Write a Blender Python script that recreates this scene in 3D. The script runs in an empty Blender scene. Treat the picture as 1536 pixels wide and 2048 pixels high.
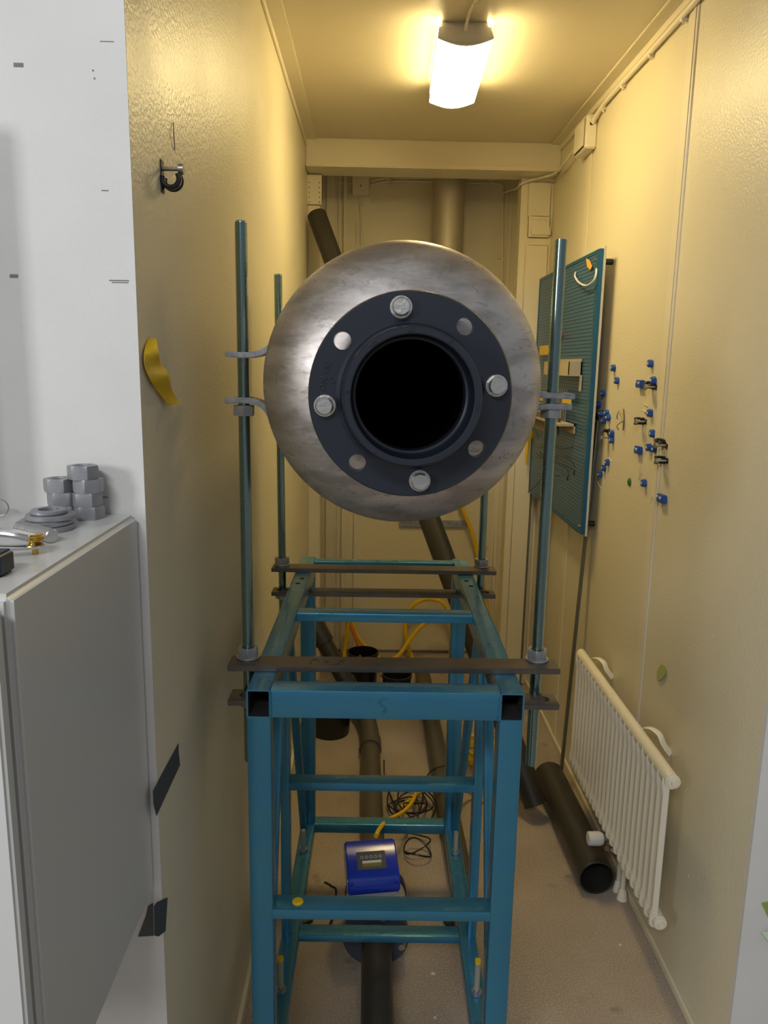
import bpy, bmesh, math, random
from mathutils import Vector, Matrix
random.seed(7)
C = bpy.context.scene.collection
PI = math.pi
# ------------------------------------------------------------------ camera, world, lights, exposure
F = 1538.0
CR = Matrix(((0.99974809, 0.01388707, 0.01763242), (-0.01468164, -0.1895846, 0.98175462), (0.01697653, -0.98176618, -0.18933296)))
CAM = Vector((0, 0, 1.527))
cd = bpy.data.cameras.new('camera'); cam = bpy.data.objects.new('camera', cd); C.objects.link(cam)
cd.sensor_fit = 'VERTICAL'; cd.sensor_height = 36; cd.lens = F / 2048 * 36; cd.clip_start = .02
cx, cy, cz = CR.col[0], CR.col[1], CR.col[2]
m = Matrix(((cx.x, -cy.x, -cz.x), (cx.y, -cy.y, -cz.y), (cx.z, -cy.z, -cz.z))).to_4x4()
m.translation = CAM; cam.matrix_world = m
bpy.context.scene.camera = cam
vs = bpy.context.scene.view_settings
vs.view_transform = 'Standard'; vs.look = 'None'; vs.gamma = 1; vs.exposure = 0.0; vs.use_curve_mapping = False
w = bpy.data.worlds.new('hall'); bpy.context.scene.world = w; w.use_nodes = True
w.node_tree.nodes['Background'].inputs[0].default_value = (.90, .95, 1, 1)
w.node_tree.nodes['Background'].inputs[1].default_value = .27
def area(name, loc, aim, sx, sy, power, col):
    l = bpy.data.lights.new(name, 'AREA'); l.shape = 'RECTANGLE'; l.size = sx; l.size_y = sy; l.energy = power; l.color = col
    o = bpy.data.objects.new(name, l); C.objects.link(o); o.location = loc
    o.rotation_euler = (Vector(aim) - Vector(loc)).to_track_quat('-Z', 'Y').to_euler(); return o
area('hall_window', (-2.5, -1.5, 2.1), (-.2, 1.1, 1.3), .55, .8, 38, (.98, .985, 1))
area('hall_ceiling_lamp', (-.6, -1.7, 3.1), (.4, .9, .6), 1.2, .35, 44, (.96, .98, 1))
LAMP_GLOW = 42.0

def at(px, py, X=None, Y=None, Z=None):
    """the point of the place on plane X=, Y= or Z= that photo pixel px, py looks at"""
    r = CR @ Vector((px - 768, py - 1024, F))
    t = (X - CAM.x) / r.x if X is not None else (Y - CAM.y) / r.y if Y is not None else (Z - CAM.z) / r.z
    return CAM + r * t

# ------------------------------------------------------------------ materials
def N(nt, t, **k):
    n = nt.nodes.new(t)
    for a, b in k.items(): setattr(n, a, b)
    return n
def mat(name, col, rough=.5, metal=0, bump=None, var=None, coat=0, spec=None, rvar=None):
    """bump=(scale, strength, distance); var=(scale, colour2, low, high) noise mix; rvar=(scale, amount)"""
    M = bpy.data.materials.new(name); M.use_nodes = True; nt = M.node_tree; p = nt.nodes['Principled BSDF']
    p.inputs['Base Color'].default_value = (*col, 1); p.inputs['Roughness'].default_value = rough; p.inputs['Metallic'].default_value = metal
    if coat: p.inputs['Coat Weight'].default_value = coat; p.inputs['Coat Roughness'].default_value = .12
    if spec is not None: p.inputs['Specular IOR Level'].default_value = spec
    tc = N(nt, 'ShaderNodeTexCoord')
    def noise(sc, det=4):
        n = N(nt, 'ShaderNodeTexNoise'); n.inputs['Scale'].default_value = sc; n.inputs['Detail'].default_value = det
        nt.links.new(tc.outputs['Object'], n.inputs['Vector']); return n
    if var:
        n = noise(var[0], 6); r = N(nt, 'ShaderNodeMapRange'); r.inputs[1].default_value = var[2]; r.inputs[2].default_value = var[3]
        nt.links.new(n.outputs[0], r.inputs[0]); mx = N(nt, 'ShaderNodeMix', data_type='RGBA')
        nt.links.new(r.outputs[0], mx.inputs[0]); mx.inputs[6].default_value = (*col, 1); mx.inputs[7].default_value = (*var[1], 1)
        nt.links.new(mx.outputs[2], p.inputs['Base Color'])
    if rvar:
        n = noise(rvar[0], 5); r = N(nt, 'ShaderNodeMapRange'); r.inputs[1].default_value = .35; r.inputs[2].default_value = .65
        r.inputs[3].default_value = rough - rvar[1]; r.inputs[4].default_value = rough + rvar[1]
        nt.links.new(n.outputs[0], r.inputs[0]); nt.links.new(r.outputs[0], p.inputs['Roughness'])
    if bump:
        n = noise(bump[0], 3); b = N(nt, 'ShaderNodeBump'); b.inputs['Strength'].default_value = bump[1]; b.inputs['Distance'].default_value = bump[2]
        nt.links.new(n.outputs[0], b.inputs['Height']); nt.links.new(b.outputs[0], p.inputs['Normal'])
    return M
M_wall = mat('cream_wall_paint', (.70, .64, .47), .38, bump=(170, .6, .0018), rvar=(3, .05))
M_ceil = mat('cream_ceiling_paint', (.70, .62, .46), .45, bump=(150, .3, .0016))
M_trim = mat('cream_trim_paint', (.74, .67, .50), .38, bump=(60, .12, .001))
M_white = mat('white_wall_paint', (.64, .63, .605), .55, bump=(140, .3, .001), var=(7, (.61, .60, .575), .4, .65))
M_scuff = mat('scuff_grey', (.18, .18, .18), .8)
M_cab = mat('light_grey_powder_coat', (.56, .56, .545), .3, bump=(500, .06, .0004))
M_gasket = mat('grey_gasket', (.20, .20, .21), .6)
M_blue = mat('teal_blue_metallic_paint', (.042, .215, .365), .30, .5, bump=(220, .25, .0006), var=(14, (.048, .225, .335), .42, .62), coat=.25, rvar=(12, .06))
M_inside = mat('bare_tube_inside', (.035, .033, .035), .7, .3)
M_bar = mat('dark_mill_scale_steel', (.13, .115, .105), .42, .75, bump=(90, .1, .0005), var=(18, (.17, .145, .125), .4, .65))
M_zinc = mat('bright_zinc_thread', (.33, .44, .43), .20, 1.0)
M_galv = mat('galvanised_steel', (.40, .41, .43), .45, .85, bump=(200, .25, .0006), var=(60, (.52, .53, .55), .45, .6))
M_galvd = mat('dull_grey_zinc', (.34, .345, .36), .38, .55, bump=(150, .2, .0006), var=(45, (.30, .30, .32), .45, .6))
M_lug = mat('cast_grey_steel', (.25, .25, .265), .4, .7, bump=(120, .3, .0008), var=(70, (.36, .36, .38), .4, .65))
M_bolt = mat('stainless_bolt', (.62, .60, .58), .28, .95, bump=(160, .5, .001))
M_pvc = mat('slate_grey_pvc', (.016, .020, .030), .25, 0)
M_black = mat('black_plastic', (.012, .012, .013), .35)
M_hole = mat('black_bore_shade', (.0015, .0015, .0015), .95, spec=0)  # near black, so the deep shade of the tank opening is painted in
M_pipe = mat('dark_grey_pipe', (.036, .034, .031), .34, bump=(25, .05, .001))
M_pipe2 = mat('mid_grey_pipe', (.085, .075, .062), .42, bump=(25, .05, .001))
M_flue = mat('spiral_galvanised_sheet', (.50, .46, .39), .5, .45, var=(9, (.50, .46, .38), .4, .6))
M_rad = mat('cream_enamel', (.80, .74, .60), .3)
M_plasw = mat('cream_plastic', (.78, .72, .58), .35)
M_plasg = mat('white_grey_plastic', (.62, .63, .66), .4)
M_chrome = mat('chrome', (.75, .75, .75), .12, 1)
M_brass = mat('brass', (.60, .38, .06), .25, 1)
M_yel = mat('yellow_hose_rubber', (.80, .52, .012), .4)
M_yelt = mat('yellow_tape', (.72, .46, .012), .38)
M_org = mat('orange_hose', (.60, .14, .03), .5)
M_tape = mat('charcoal_tape', (.045, .055, .062), .5)
M_clipb = mat('blue_cap_plastic', (.012, .075, .34), .35)
M_clipd = mat('dark_navy_plastic', (.01, .014, .03), .45)
M_green = mat('green_plastic', (.03, .16, .02), .5)
M_note = mat('pale_green_paper', (.55, .72, .52), .7)
M_noteg = mat('leaf_green_paper', (.24, .34, .06), .7)
M_meter = mat('cobalt_blue_cover', (.006, .035, .42), .22, coat=.3)
M_lcd = mat('grey_display_face', (.10, .10, .11), .15)
M_lcdw = mat('pale_display_strip', (.60, .64, .55), .3)
M_lcdo = mat('olive_display_window', (.16, .14, .03), .3)
M_meterg = mat('meter_grey', (.48, .48, .50), .4)
M_disc = mat('flange_grey_blue', (.055, .060, .085), .4)
M_cor = mat('beige_plastic_tray', (.48, .40, .27), .45)
M_sock = mat('brown_grey_steel', (.25, .20, .14), .4, .7)
M_red = mat('red_plastic', (.5, .03, .03), .4)
M_orp = mat('orange_paper', (.75, .38, .06), .6)
M_pin = mat('thin_steel', (.42, .40, .36), .35, .9)
M_clear = mat('clear_sleeve', (.30, .30, .25), .2)
M_edge = mat('pale_panel_edge', (.62, .58, .48), .5)
M_conduit = mat('steel_strip_green_grey', (.17, .18, .15), .4, .6)

def floor_mat():
    M = mat('speckled_resin_floor', (.24, .195, .15), .62, bump=(150, .5, .002)); nt = M.node_tree; p = nt.nodes['Principled BSDF']
    tc = N(nt, 'ShaderNodeTexCoord')
    def nz(s, d): 
        n = N(nt, 'ShaderNodeTexNoise'); n.inputs['Scale'].default_value = s; n.inputs['Detail'].default_value = d; nt.links.new(tc.outputs['Object'], n.inputs['Vector']); return n
    a, b, c = nz(2.2, 6), nz(230, 6), nz(9, 8)
    def rng(n, lo, hi):
        r = N(nt, 'ShaderNodeMapRange'); r.inputs[1].default_value = lo; r.inputs[2].default_value = hi; nt.links.new(n.outputs[0], r.inputs[0]); return r
    m1 = N(nt, 'ShaderNodeMix', data_type='RGBA'); m1.inputs[6].default_value = (.28, .225, .175, 1); m1.inputs[7].default_value = (.37, .31, .255, 1); nt.links.new(rng(a, .38, .62).outputs[0], m1.inputs[0])
    m2 = N(nt, 'ShaderNodeMix', data_type='RGBA'); nt.links.new(m1.outputs[2], m2.inputs[6]); m2.inputs[7].default_value = (.58, .50, .42, 1)
    r2 = rng(b, .45, .68); mm = N(nt, 'ShaderNodeMath', operation='MULTIPLY'); mm.inputs[1].default_value = .55; nt.links.new(r2.outputs[0], mm.inputs[0]); nt.links.new(mm.outputs[0], m2.inputs[0])
    m3 = N(nt, 'ShaderNodeMix', data_type='RGBA'); nt.links.new(m2.outputs[2], m3.inputs[6]); m3.inputs[7].default_value = (.09, .062, .045, 1)
    r3 = rng(c, .64, .74); m4 = N(nt, 'ShaderNodeMath', operation='MULTIPLY'); m4.inputs[1].default_value = .6; nt.links.new(r3.outputs[0], m4.inputs[0]); nt.links.new(m4.outputs[0], m3.inputs[0])
    nt.links.new(m3.outputs[2], p.inputs['Base Color']); return M
M_floor = floor_mat()
def steel_mat():
    M = mat('smudged_stainless', (.46, .43, .41), .42, .92); nt = M.node_tree; p = nt.nodes['Principled BSDF']
    tc = N(nt, 'ShaderNodeTexCoord')
    n1 = N(nt, 'ShaderNodeTexNoise'); n1.inputs['Scale'].default_value = 11; n1.inputs['Detail'].default_value = 6; n1.inputs['Distortion'].default_value = .6
    mp = N(nt, 'ShaderNodeMapping'); mp.inputs['Scale'].default_value = (1, 1, 2.6); mp.inputs['Rotation'].default_value = (.3, .7, .5)
    nt.links.new(tc.outputs['Object'], mp.inputs[0]); nt.links.new(mp.outputs[0], n1.inputs['Vector'])
    n2 = N(nt, 'ShaderNodeTexNoise'); n2.inputs['Scale'].default_value = 42; n2.inputs['Detail'].default_value = 5; n2.inputs['Distortion'].default_value = 1.2
    nt.links.new(mp.outputs[0], n2.inputs['Vector'])
    r1 = N(nt, 'ShaderNodeMapRange'); r1.inputs[1].default_value = .40; r1.inputs[2].default_value = .62; nt.links.new(n1.outputs[0], r1.inputs[0])
    r2 = N(nt, 'ShaderNodeMapRange'); r2.inputs[1].default_value = .61; r2.inputs[2].default_value = .64; nt.links.new(n2.outputs[0], r2.inputs[0])
    m1 = N(nt, 'ShaderNodeMix', data_type='RGBA'); m1.inputs[6].default_value = (.40, .37, .35, 1); m1.inputs[7].default_value = (.60, .56, .54, 1); nt.links.new(r1.outputs[0], m1.inputs[0])
    mu = N(nt, 'ShaderNodeMath', operation='MULTIPLY'); mu.inputs[1].default_value = .45; nt.links.new(r2.outputs[0], mu.inputs[0])
    m2 = N(nt, 'ShaderNodeMix', data_type='RGBA'); nt.links.new(m1.outputs[2], m2.inputs[6]); m2.inputs[7].default_value = (.24, .22, .20, 1); nt.links.new(mu.outputs[0], m2.inputs[0])
    nt.links.new(m2.outputs[2], p.inputs['Base Color'])
    r3 = N(nt, 'ShaderNodeMapRange'); r3.inputs[1].default_value = .35; r3.inputs[2].default_value = .65; r3.inputs[3].default_value = .38; r3.inputs[4].default_value = .5
    nt.links.new(n2.outputs[0], r3.inputs[0]); nt.links.new(r3.outputs[0], p.inputs['Roughness']); return M
M_steel = steel_mat()
def board_mat():
    M = mat('slotted_teal_sheet', (.03, .17, .22), .4, .3); nt = M.node_tree; p = nt.nodes['Principled BSDF']
    tc = N(nt, 'ShaderNodeTexCoord'); s = N(nt, 'ShaderNodeSeparateXYZ'); nt.links.new(tc.outputs['Object'], s.inputs[0])
    a = N(nt, 'ShaderNodeMath', operation='MULTIPLY'); a.inputs[1].default_value = 1 / .0125; nt.links.new(s.outputs[2], a.inputs[0])
    f = N(nt, 'ShaderNodeMath', operation='FRACT'); nt.links.new(a.outputs[0], f.inputs[0])
    l = N(nt, 'ShaderNodeMath', operation='LESS_THAN'); l.inputs[1].default_value = .26; nt.links.new(f.outputs[0], l.inputs[0])
    mx = N(nt, 'ShaderNodeMix', data_type='RGBA'); mx.inputs[6].default_value = (.065, .17, .29, 1); mx.inputs[7].default_value = (.016, .06, .12, 1)
    nt.links.new(l.outputs[0], mx.inputs[0]); nt.links.new(mx.outputs[2], p.inputs['Base Color']); return M
M_board = board_mat()
M_boardp = mat('plain_teal_sheet', (.010, .115, .23), .35, .3)
def glow():
    M = bpy.data.materials.new('lit_warm_diffuser'); M.use_nodes = True; p = M.node_tree.nodes['Principled BSDF']
    p.inputs['Base Color'].default_value = (.9, .85, .7, 1); p.inputs['Emission Color'].default_value = (1, .775, .35, 1); p.inputs['Emission Strength'].default_value = LAMP_GLOW
    return M
M_glow = glow()

# ------------------------------------------------------------------ builders
def basis(d):
    d = Vector(d).normalized(); a = Vector((0, 0, 1)) if abs(d.z) < .9 else Vector((1, 0, 0))
    u = d.cross(a).normalized(); return u, d.cross(u).normalized(), d
class MB:
    def __init__(s): s.v = []; s.f = []; s.mi = []; s.cur = 0
    def add(s, vs, fs):
        o = len(s.v); s.v += [tuple(x) for x in vs]; s.f += [tuple(i + o for i in f) for f in fs]; s.mi += [s.cur] * len(fs); return s
    def box(s, x0, x1, y0, y1, z0, z1):
        return s.add([(x, y, z) for z in (z0, z1) for y in (y0, y1) for x in (x0, x1)], [(0, 2, 3, 1), (4, 5, 7, 6), (0, 1, 5, 4), (2, 6, 7, 3), (0, 4, 6, 2), (1, 3, 7, 5)])
    def cyl(s, p0, p1, r, r1=None, n=24, caps=True, ph=0):
        p0, p1 = Vector(p0), Vector(p1); r1 = r if r1 is None else r1; u, v, d = basis(p1 - p0)
        vs = [p + (u * math.cos(ph + 2 * PI * i / n) + v * math.sin(ph + 2 * PI * i / n)) * q for p, q in ((p0, r), (p1, r1)) for i in range(n)]
        fs = [(i, n + i, n + (i + 1) % n, (i + 1) % n) for i in range(n)]
        if caps: fs += [tuple(range(n)), tuple(range(2 * n - 1, n - 1, -1))]
        return s.add(vs, fs)
    def lathe(s, p0, d, prof, n=48, ph=0, closed=False):
        """prof = [(along, radius)]; closed: joins last ring back to the first"""
        p0 = Vector(p0); u, v, d = basis(d); k = len(prof)
        vs = [p0 + d * a + (u * math.cos(ph + 2 * PI * i / n) + v * math.sin(ph + 2 * PI * i / n)) * r for a, r in prof for i in range(n)]
        fs = [(j * n + i, ((j + 1) % k) * n + i, ((j + 1) % k) * n + (i + 1) % n, j * n + (i + 1) % n) for j in range(k if closed else k - 1) for i in range(n)]
        if not closed:
            fs += [tuple(range(n)), tuple(range(k * n - 1, (k - 1) * n - 1, -1))]
        return s.add(vs, fs)
    def tube(s, pts, r, n=10, closed=False, flat=None):
        pts = [Vector(p) for p in pts]; k = len(pts); vs = []; u = None
        for i, p in enumerate(pts):
            t = (pts[(i + 1) % k] - pts[i - 1]) if closed else (pts[min(i + 1, k - 1)] - pts[max(i - 1, 0)])
            t.normalize()
            if u is None: u, v, _ = basis(t)
            else:
                u = (u - t * u.dot(t)).normalized()
            v = t.cross(u)
            ra, rb = (r, r) if flat is None else flat
            vs += [p + u * math.cos(2 * PI * j / n) * ra + v * math.sin(2 * PI * j / n) * rb for j in range(n)]
        kk = k if closed else k - 1
        fs = [(i * n + j, i * n + (j + 1) % n, ((i + 1) % k) * n + (j + 1) % n, ((i + 1) % k) * n + j) for i in range(kk) for j in range(n)]
        if not closed: fs += [tuple(range(n - 1, -1, -1)), tuple(range((k - 1) * n, k * n))]
        return s.add(vs, fs)
    def prism(s, poly, d):
        k = len(poly); poly = [Vector(p) for p in poly]; d = Vector(d)
        return s.add(poly + [p + d for p in poly], [tuple(range(k - 1, -1, -1)), tuple(range(k, 2 * k))] + [(i, (i + 1) % k, k + (i + 1) % k, k + i) for i in range(k)])
    def rtube(s, p0, p1, up, wd, ht, hollow=0, r=.004):
        """rectangular tube p0->p1; wd across, ht along up; hollow = wall thickness"""
        p0, p1, up = Vector(p0), Vector(p1), Vector(up); d = (p1 - p0).normalized(); x = d.cross(up).normalized(); y = x.cross(d).normalized()
        def loop(a, b, rr):
            o = []
            for cx_, cy_, a0 in ((a - rr, b - rr, 0), (-a + rr, b - rr, 90), (-a + rr, -b + rr, 180), (a - rr, -b + rr, 270)):
                for q in (0, 45, 90):
                    t = math.radians(a0 + q); o.append((cx_ + rr * math.cos(t), cy_ + rr * math.sin(t)))
            return o
        lo = loop(wd / 2, ht / 2, r); n = len(lo)
        vs = [p + x * a + y * b for p in (p0, p1) for a, b in lo]
        fs = [(i, (i + 1) % n, n + (i + 1) % n, n + i) for i in range(n)]
        if hollow:
            li = loop(wd / 2 - hollow, ht / 2 - hollow, max(r - hollow, .001))
            vs += [p + x * a + y * b for p in (p0, p1) for a, b in li]
            s.add(vs, fs + [(j + i + e, j2 + i + e, j2 + (i + 1) % n + e, j + (i + 1) % n + e) for e, j, j2 in ((0, 0, 2 * n),) for i in range(n)] * 0 or fs)
            s.add(vs, [(i, 2 * n + i, 2 * n + (i + 1) % n, (i + 1) % n) for i in range(n)] + [(n + i, n + (i + 1) % n, 3 * n + (i + 1) % n, 3 * n + i) for i in range(n)])
            c0 = s.cur; s.cur = 1
            s.add(vs, [(2 * n + i, 3 * n + i, 3 * n + (i + 1) % n, 2 * n + (i + 1) % n) for i in range(n)]); s.cur = c0
        else: s.add(vs, fs + [tuple(range(n - 1, -1, -1)), tuple(range(n, 2 * n))])
        return s
    def build(s, name, material, parent=None, bevel=0, smooth=28, seg=2):
        me = bpy.data.meshes.new(name); me.from_pydata(s.v, [], s.f); me.polygons.foreach_set('material_index', s.mi); me.update()
        bm = bmesh.new(); bm.from_mesh(me); bmesh.ops.remove_doubles(bm, verts=bm.verts, dist=1e-6)
        bmesh.ops.delete(bm, geom=[v for v in bm.verts if not v.link_faces], context='VERTS')
        bmesh.ops.recalc_face_normals(bm, faces=bm.faces)
        if bevel:
            es = [e for e in bm.edges if len(e.link_faces) == 2 and e.calc_face_angle(0) > .6]
            bmesh.ops.bevel(bm, geom=es, offset=bevel, segments=seg, affect='EDGES', clamp_overlap=True)
        bm.to_mesh(me); bm.free()
        for x in (material if isinstance(material, (list, tuple)) else [material]): me.materials.append(x)
        if smooth:
            for p in me.polygons: p.use_smooth = True
            me.set_sharp_from_angle(angle=math.radians(smooth))
        o = bpy.data.objects.new(name, me); C.objects.link(o)
        if parent: o.parent = parent
        return o
def cut(o, cutters):
    for c in cutters:
        md = o.modifiers.new('b', 'BOOLEAN'); md.operation = 'DIFFERENCE'; md.object = c; md.solver = 'EXACT'
    dg = bpy.context.evaluated_depsgraph_get(); me = bpy.data.meshes.new_from_object(o.evaluated_get(dg))
    o.modifiers.clear(); o.data = me
    for c in cutters: bpy.data.objects.remove(c)
    for p in me.polygons: p.use_smooth = True
    me.set_sharp_from_angle(angle=math.radians(30))
def tag(o, label, cat, group=None):
    o['label'] = label; o['category'] = cat
    if group: o['group'] = group
    return o
def thing(name, label, cat, loc=(0, 0, 0), rotz=0, group=None):
    o = bpy.data.objects.new(name, None); C.objects.link(o); o.location = loc; o.rotation_euler = (0, 0, rotz); o.empty_display_size = .05
    return tag(o, label, cat, group)
def struct(o): o['kind'] = 'structure'; return o
def dup(root, loc=None, rot=None, label=None):
    r = root.copy(); C.objects.link(r)
    if loc is not None: r.location = loc
    if rot is not None: r.rotation_euler = rot
    if label: r['label'] = label
    for ch in list(root.children):
        c = ch.copy(); C.objects.link(c); c.parent = r
        for g in ch.children:
            d = g.copy(); C.objects.link(d); d.parent = c
    return r
def smooth_pts(pts, k=8):
    pts = [Vector(p) for p in pts]; out = []
    for i in range(len(pts) - 1):
        a, b, c, d = pts[max(i - 1, 0)], pts[i], pts[i + 1], pts[min(i + 2, len(pts) - 1)]
        for j in range(k):
            t = j / k; out.append(.5 * ((2 * b) + (c - a) * t + (2 * a - 5 * b + 4 * c - d) * t * t + (3 * b - a - 3 * c + d) * t ** 3))
    out.append(pts[-1]); return out
def hexnut(z0, h, r, hole, n=6, ph=0):
    """hexagonal nut about the z axis with chamfered corners"""
    mb = MB(); out = []; ri = r * .866
    rings = [(z0, .93), (z0 + h * .12, 1), (z0 + h * .88, 1), (z0 + h, .93)]
    K = 48
    def rad(a, s_):
        a = (a - ph) % (PI / 3) - PI / 6; flat = ri / math.cos(a); return min(flat, r * s_ if s_ < 1 else r)
    vs = []
    for z, s_ in rings: vs += [(rad(ph + 2 * PI * i / K, s_) * math.cos(ph + 2 * PI * i / K), rad(ph + 2 * PI * i / K, s_) * math.sin(ph + 2 * PI * i / K), z) for i in range(K)]
    for z, q in ((z0 + h, hole * 1.12), (z0 + h * .88, hole), (z0 + h * .12, hole), (z0, hole * 1.12)): vs += [(q * math.cos(ph + 2 * PI * i / K), q * math.sin(ph + 2 * PI * i / K), z) for i in range(K)]
    fs = [(j * K + i, j * K + (i + 1) % K, ((j + 1) % 8) * K + (i + 1) % K, ((j + 1) % 8) * K + i) for j in range(8) for i in range(K)]
    return mb.add(vs, fs)
def ring(p0, d, ro, ri, h, n=40, b=.0006):
    return MB().lathe(p0, d, [(0, ri), (0, ro - b), (b, ro), (h - b, ro), (h, ro - b), (h, ri)], n, closed=True)

# ------------------------------------------------------------------ the setting
XL, XR, ZC, YB = -.292, .777, 2.44, 3.93
struct(MB().box(-3, 3.2, -4, 4.1, -.1, 0).build('floor', M_floor, smooth=0))
struct(MB().box(XL - .12, XR + .12, .985, 4.05, ZC, ZC + .08).build('ceiling', M_ceil, smooth=0))
struct(MB().box(XL - .09, XL, .9868, 4.05, 0, ZC).build('wall_left', M_wall, smooth=0))
struct(MB().box(XR, XR + .09, 1.392, 4.05, 0, ZC).build('wall_right', M_wall, smooth=0))
struct(MB().box(XL - .09, XR + .09, YB, YB + .09, 0, ZC).build('wall_back', M_wall, smooth=0))
struct(MB().box(-3, XL, .985, .9865, 0, 3.3).build('wall_front_left', M_white, smooth=0))
struct(MB().box(XR, 3.2, 1.381, 1.3915, 0, 3.3).build('wall_front_right', M_white, smooth=0))
# trims
def trim(n, mb, mt=None, bev=.0015, sm=0): return struct(mb.build('trim_%d' % n, mt or M_trim, bevel=bev, smooth=sm))
trim(1, MB().box(XL, XL + .048, .99, 3.42, ZC - .007, ZC).box(XL, XL + .006, .99, 3.42, ZC - .03, ZC - .006))
trim(2, MB().box(XR - .045, XR, 1.4, 3.42, ZC - .007, ZC).box(XR - .010, XR, 1.4, 3.42, ZC - .028, ZC - .006))
trim(3, MB().box(XL, XR, 3.42, 3.56, ZC - .10, ZC).box(XL, XR, 3.405, 3.575, ZC - .113, ZC - .098), bev=.004)     # beam
trim(4, MB().box(.636, XR, 3.53, 3.62, 0, ZC - .11).box(.665, XR - .012, 3.524, 3.53, 0, 2.05).box(.665, XR - .012, 3.524, 3.53, 2.12, 2.31), bev=.003)   # right post
trim(5, MB().box(XL, -.238, 3.54, 3.62, 0, ZC - .11), bev=.003)                # left post
trim(6, MB().box(XR - .004, XR, 2.035, 2.09, 0, ZC).box(XR - .006, XR - .004, 2.045, 2.06, 0, ZC))   # wall joint covers
trim(7, MB().box(XR - .004, XR, 2.93, 2.985, 0, ZC - .03))
trim(8, MB().box(-.232, -.19, YB - .014, YB, 0, ZC).box(-.175, -.165, YB - .008, YB, 0, ZC).box(-.15, -.135, YB - .016, YB, 0, ZC).box(-.09, -.085, YB - .003, YB, 0, 2.2))
trim(9, MB().box(.665, XR, YB - .03, YB, 0, ZC).box(.648, .665, YB - .016, YB, 0, ZC))
struct(MB().box(XR - .008, XR, 1.395, 3.53, 0, .022).build('baseboard_right', M_trim, bevel=.002, smooth=0))
struct(MB().box(XL, XL + .010, .99, 3.53, 0, .035).build('baseboard_left', M_trim, bevel=.002, smooth=0))
struct(MB().box(XL, XR, YB - .006, YB, 0, .014).build('baseboard_back', M_scuff, bevel=.002, smooth=0))
# small chips and pencil marks that belong to the walls
def chips(name, parent, spots, face, mt):
    mb = MB()
    for (a, b, s_, t_) in spots:
        if face == 'Y': mb.box(a - s_, a + s_, .9844, .985, b - t_, b + t_)
        else: mb.box(XR - .0006, XR, a - s_, a + s_, b - t_, b + t_)
    o = mb.build(name, mt, parent, smooth=0)
fl = bpy.data.objects['wall_front_left']
def pY(px, py): q = at(px, py, Y=.985); return q.x, q.z
chips('paint_scuffs', fl, [(*pY(37, 130), .0055, .0022), (*pY(28, 552), .005, .002), (*pY(238, 561), .012, .0006), (*pY(240, 565), .010, .0005), (*pY(210, 381), .004, .0005), (*pY(214, 83), .008, .0003),
      (*pY(186, 141), .0008, .0008), (*pY(189, 157), .0008, .0008), (*pY(205, 994), .007, .0006)], 'Y', M_scuff)
wr = bpy.data.objects['wall_right']
def pX(px, py): q = at(px, py, X=XR); return q.y, q.z
chips('paint_chips', wr, [(*pX(1425, 1271), .0035, .003), (*pX(1350, 1340), .002, .002), (*pX(1377, 1752), .002, .003), (*pX(1259, 326), .004, .0015), (*pX(1395, 430), .002, .002),
      (*pX(1260, 820), .002, .002), (*pX(1240, 925), .002, .002), (*pX(1251, 930), .002, .002), (*pX(1355, 240), .003, .003), (*pX(1350, 490), .003, .003), (*pX(1328, 727), .003, .003)], 'X', M_trim)

# ------------------------------------------------------------------ blue steel stand
fx, fy, fr = .029, 1.18, -.012
t = thing('steel_stand', 'tall open blue painted square tube stand on the floor under the steel tank', 'stand', (fx, fy, 0), fr)
YD, HX = .885, .2285
for s in (-1, 1):
    x = s * (HX - .02)
    o = MB().rtube((x, 0, .975), (x, YD, .975), (0, 0, 1), .04, .05, .003).build('top_rail', [M_blue, M_inside], t)
    cs = [MB().cyl((x + s * dx, yy, .99), (x + s * dx, yy, 1.02), .0065, n=16).build('cutter', M_inside, t) for dx, yy in ((-.004, .665), (.002, .62))]
    cs += [MB().cyl((x, .10, .99), (x, .10, 1.02), .0065, n=16).build('cutter', M_inside, t)] if 0 else []
    cut(o, cs)
    for y in (.02, YD - .02):
        MB().rtube((x, y, .17), (x, y, .95), (0, 1, 0), .04, .04).build('leg', M_blue, t)
    MB().rtube((x, .04, .19), (x, YD - .04, .19), (0, 0, 1), .04, .04).build('bottom_rail', M_blue, t)
    xo = s * (HX - .0105)
    MB().rtube((xo, .42, .21), (xo, .42, .95), (0, 1, 0), .02, .04, r=.002).build('upright', M_blue, t)
    MB().rtube((xo, .095, .214), (xo, .355, .946), (0, 1, 0), .02, .022, r=.002).build('brace', M_blue, t)
    MB().rtube((xo, .825, .214), (xo, .485, .946), (0, 1, 0), .02, .022, r=.002).build('brace', M_blue, t)
    for y in (.235, .715):
        b = MB().cyl((x, y, .012), (x, y, .285 if y < .5 else .27), .0055, n=14).build('levelling_screw', M_bolt, t)
        hexnut(.211, .009, .012, .0056).build('nut', M_galv, b).location = (x, y, 0)
        MB().lathe((x, y, 0), (0, 0, 1), [(0, .028), (.006, .028), (.014, .012), (.02, .012)], 24).build('foot_pad', M_black, b)
        MB().cyl((x, y, .222), (x, y, .29 if y < .5 else .275), .0062, n=14).build('sleeve', M_clear, b)
        if y < .5: MB().cyl((x, y, .287), (x, y, .294), .0064, n=14).build('cap', M_yelt, b)
xi = HX - .04
def crossbar(y0, y1, z0, z1, xx=xi, r=.003):
    return MB().rtube((-xx, (y0 + y1) / 2, (z0 + z1) / 2), (xx, (y0 + y1) / 2, (z0 + z1) / 2), (0, 0, 1), y1 - y0, z1 - z0, r=r).build('crossbar', M_blue, t)
fb = crossbar(.001, .041, .95, .9995)
crossbar(.40, .44, .979, .999)
crossbar(YD - .045, YD - .012, .978, .999)
c1 = crossbar(.002, .042, .572, .592, xi + .002)
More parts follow.
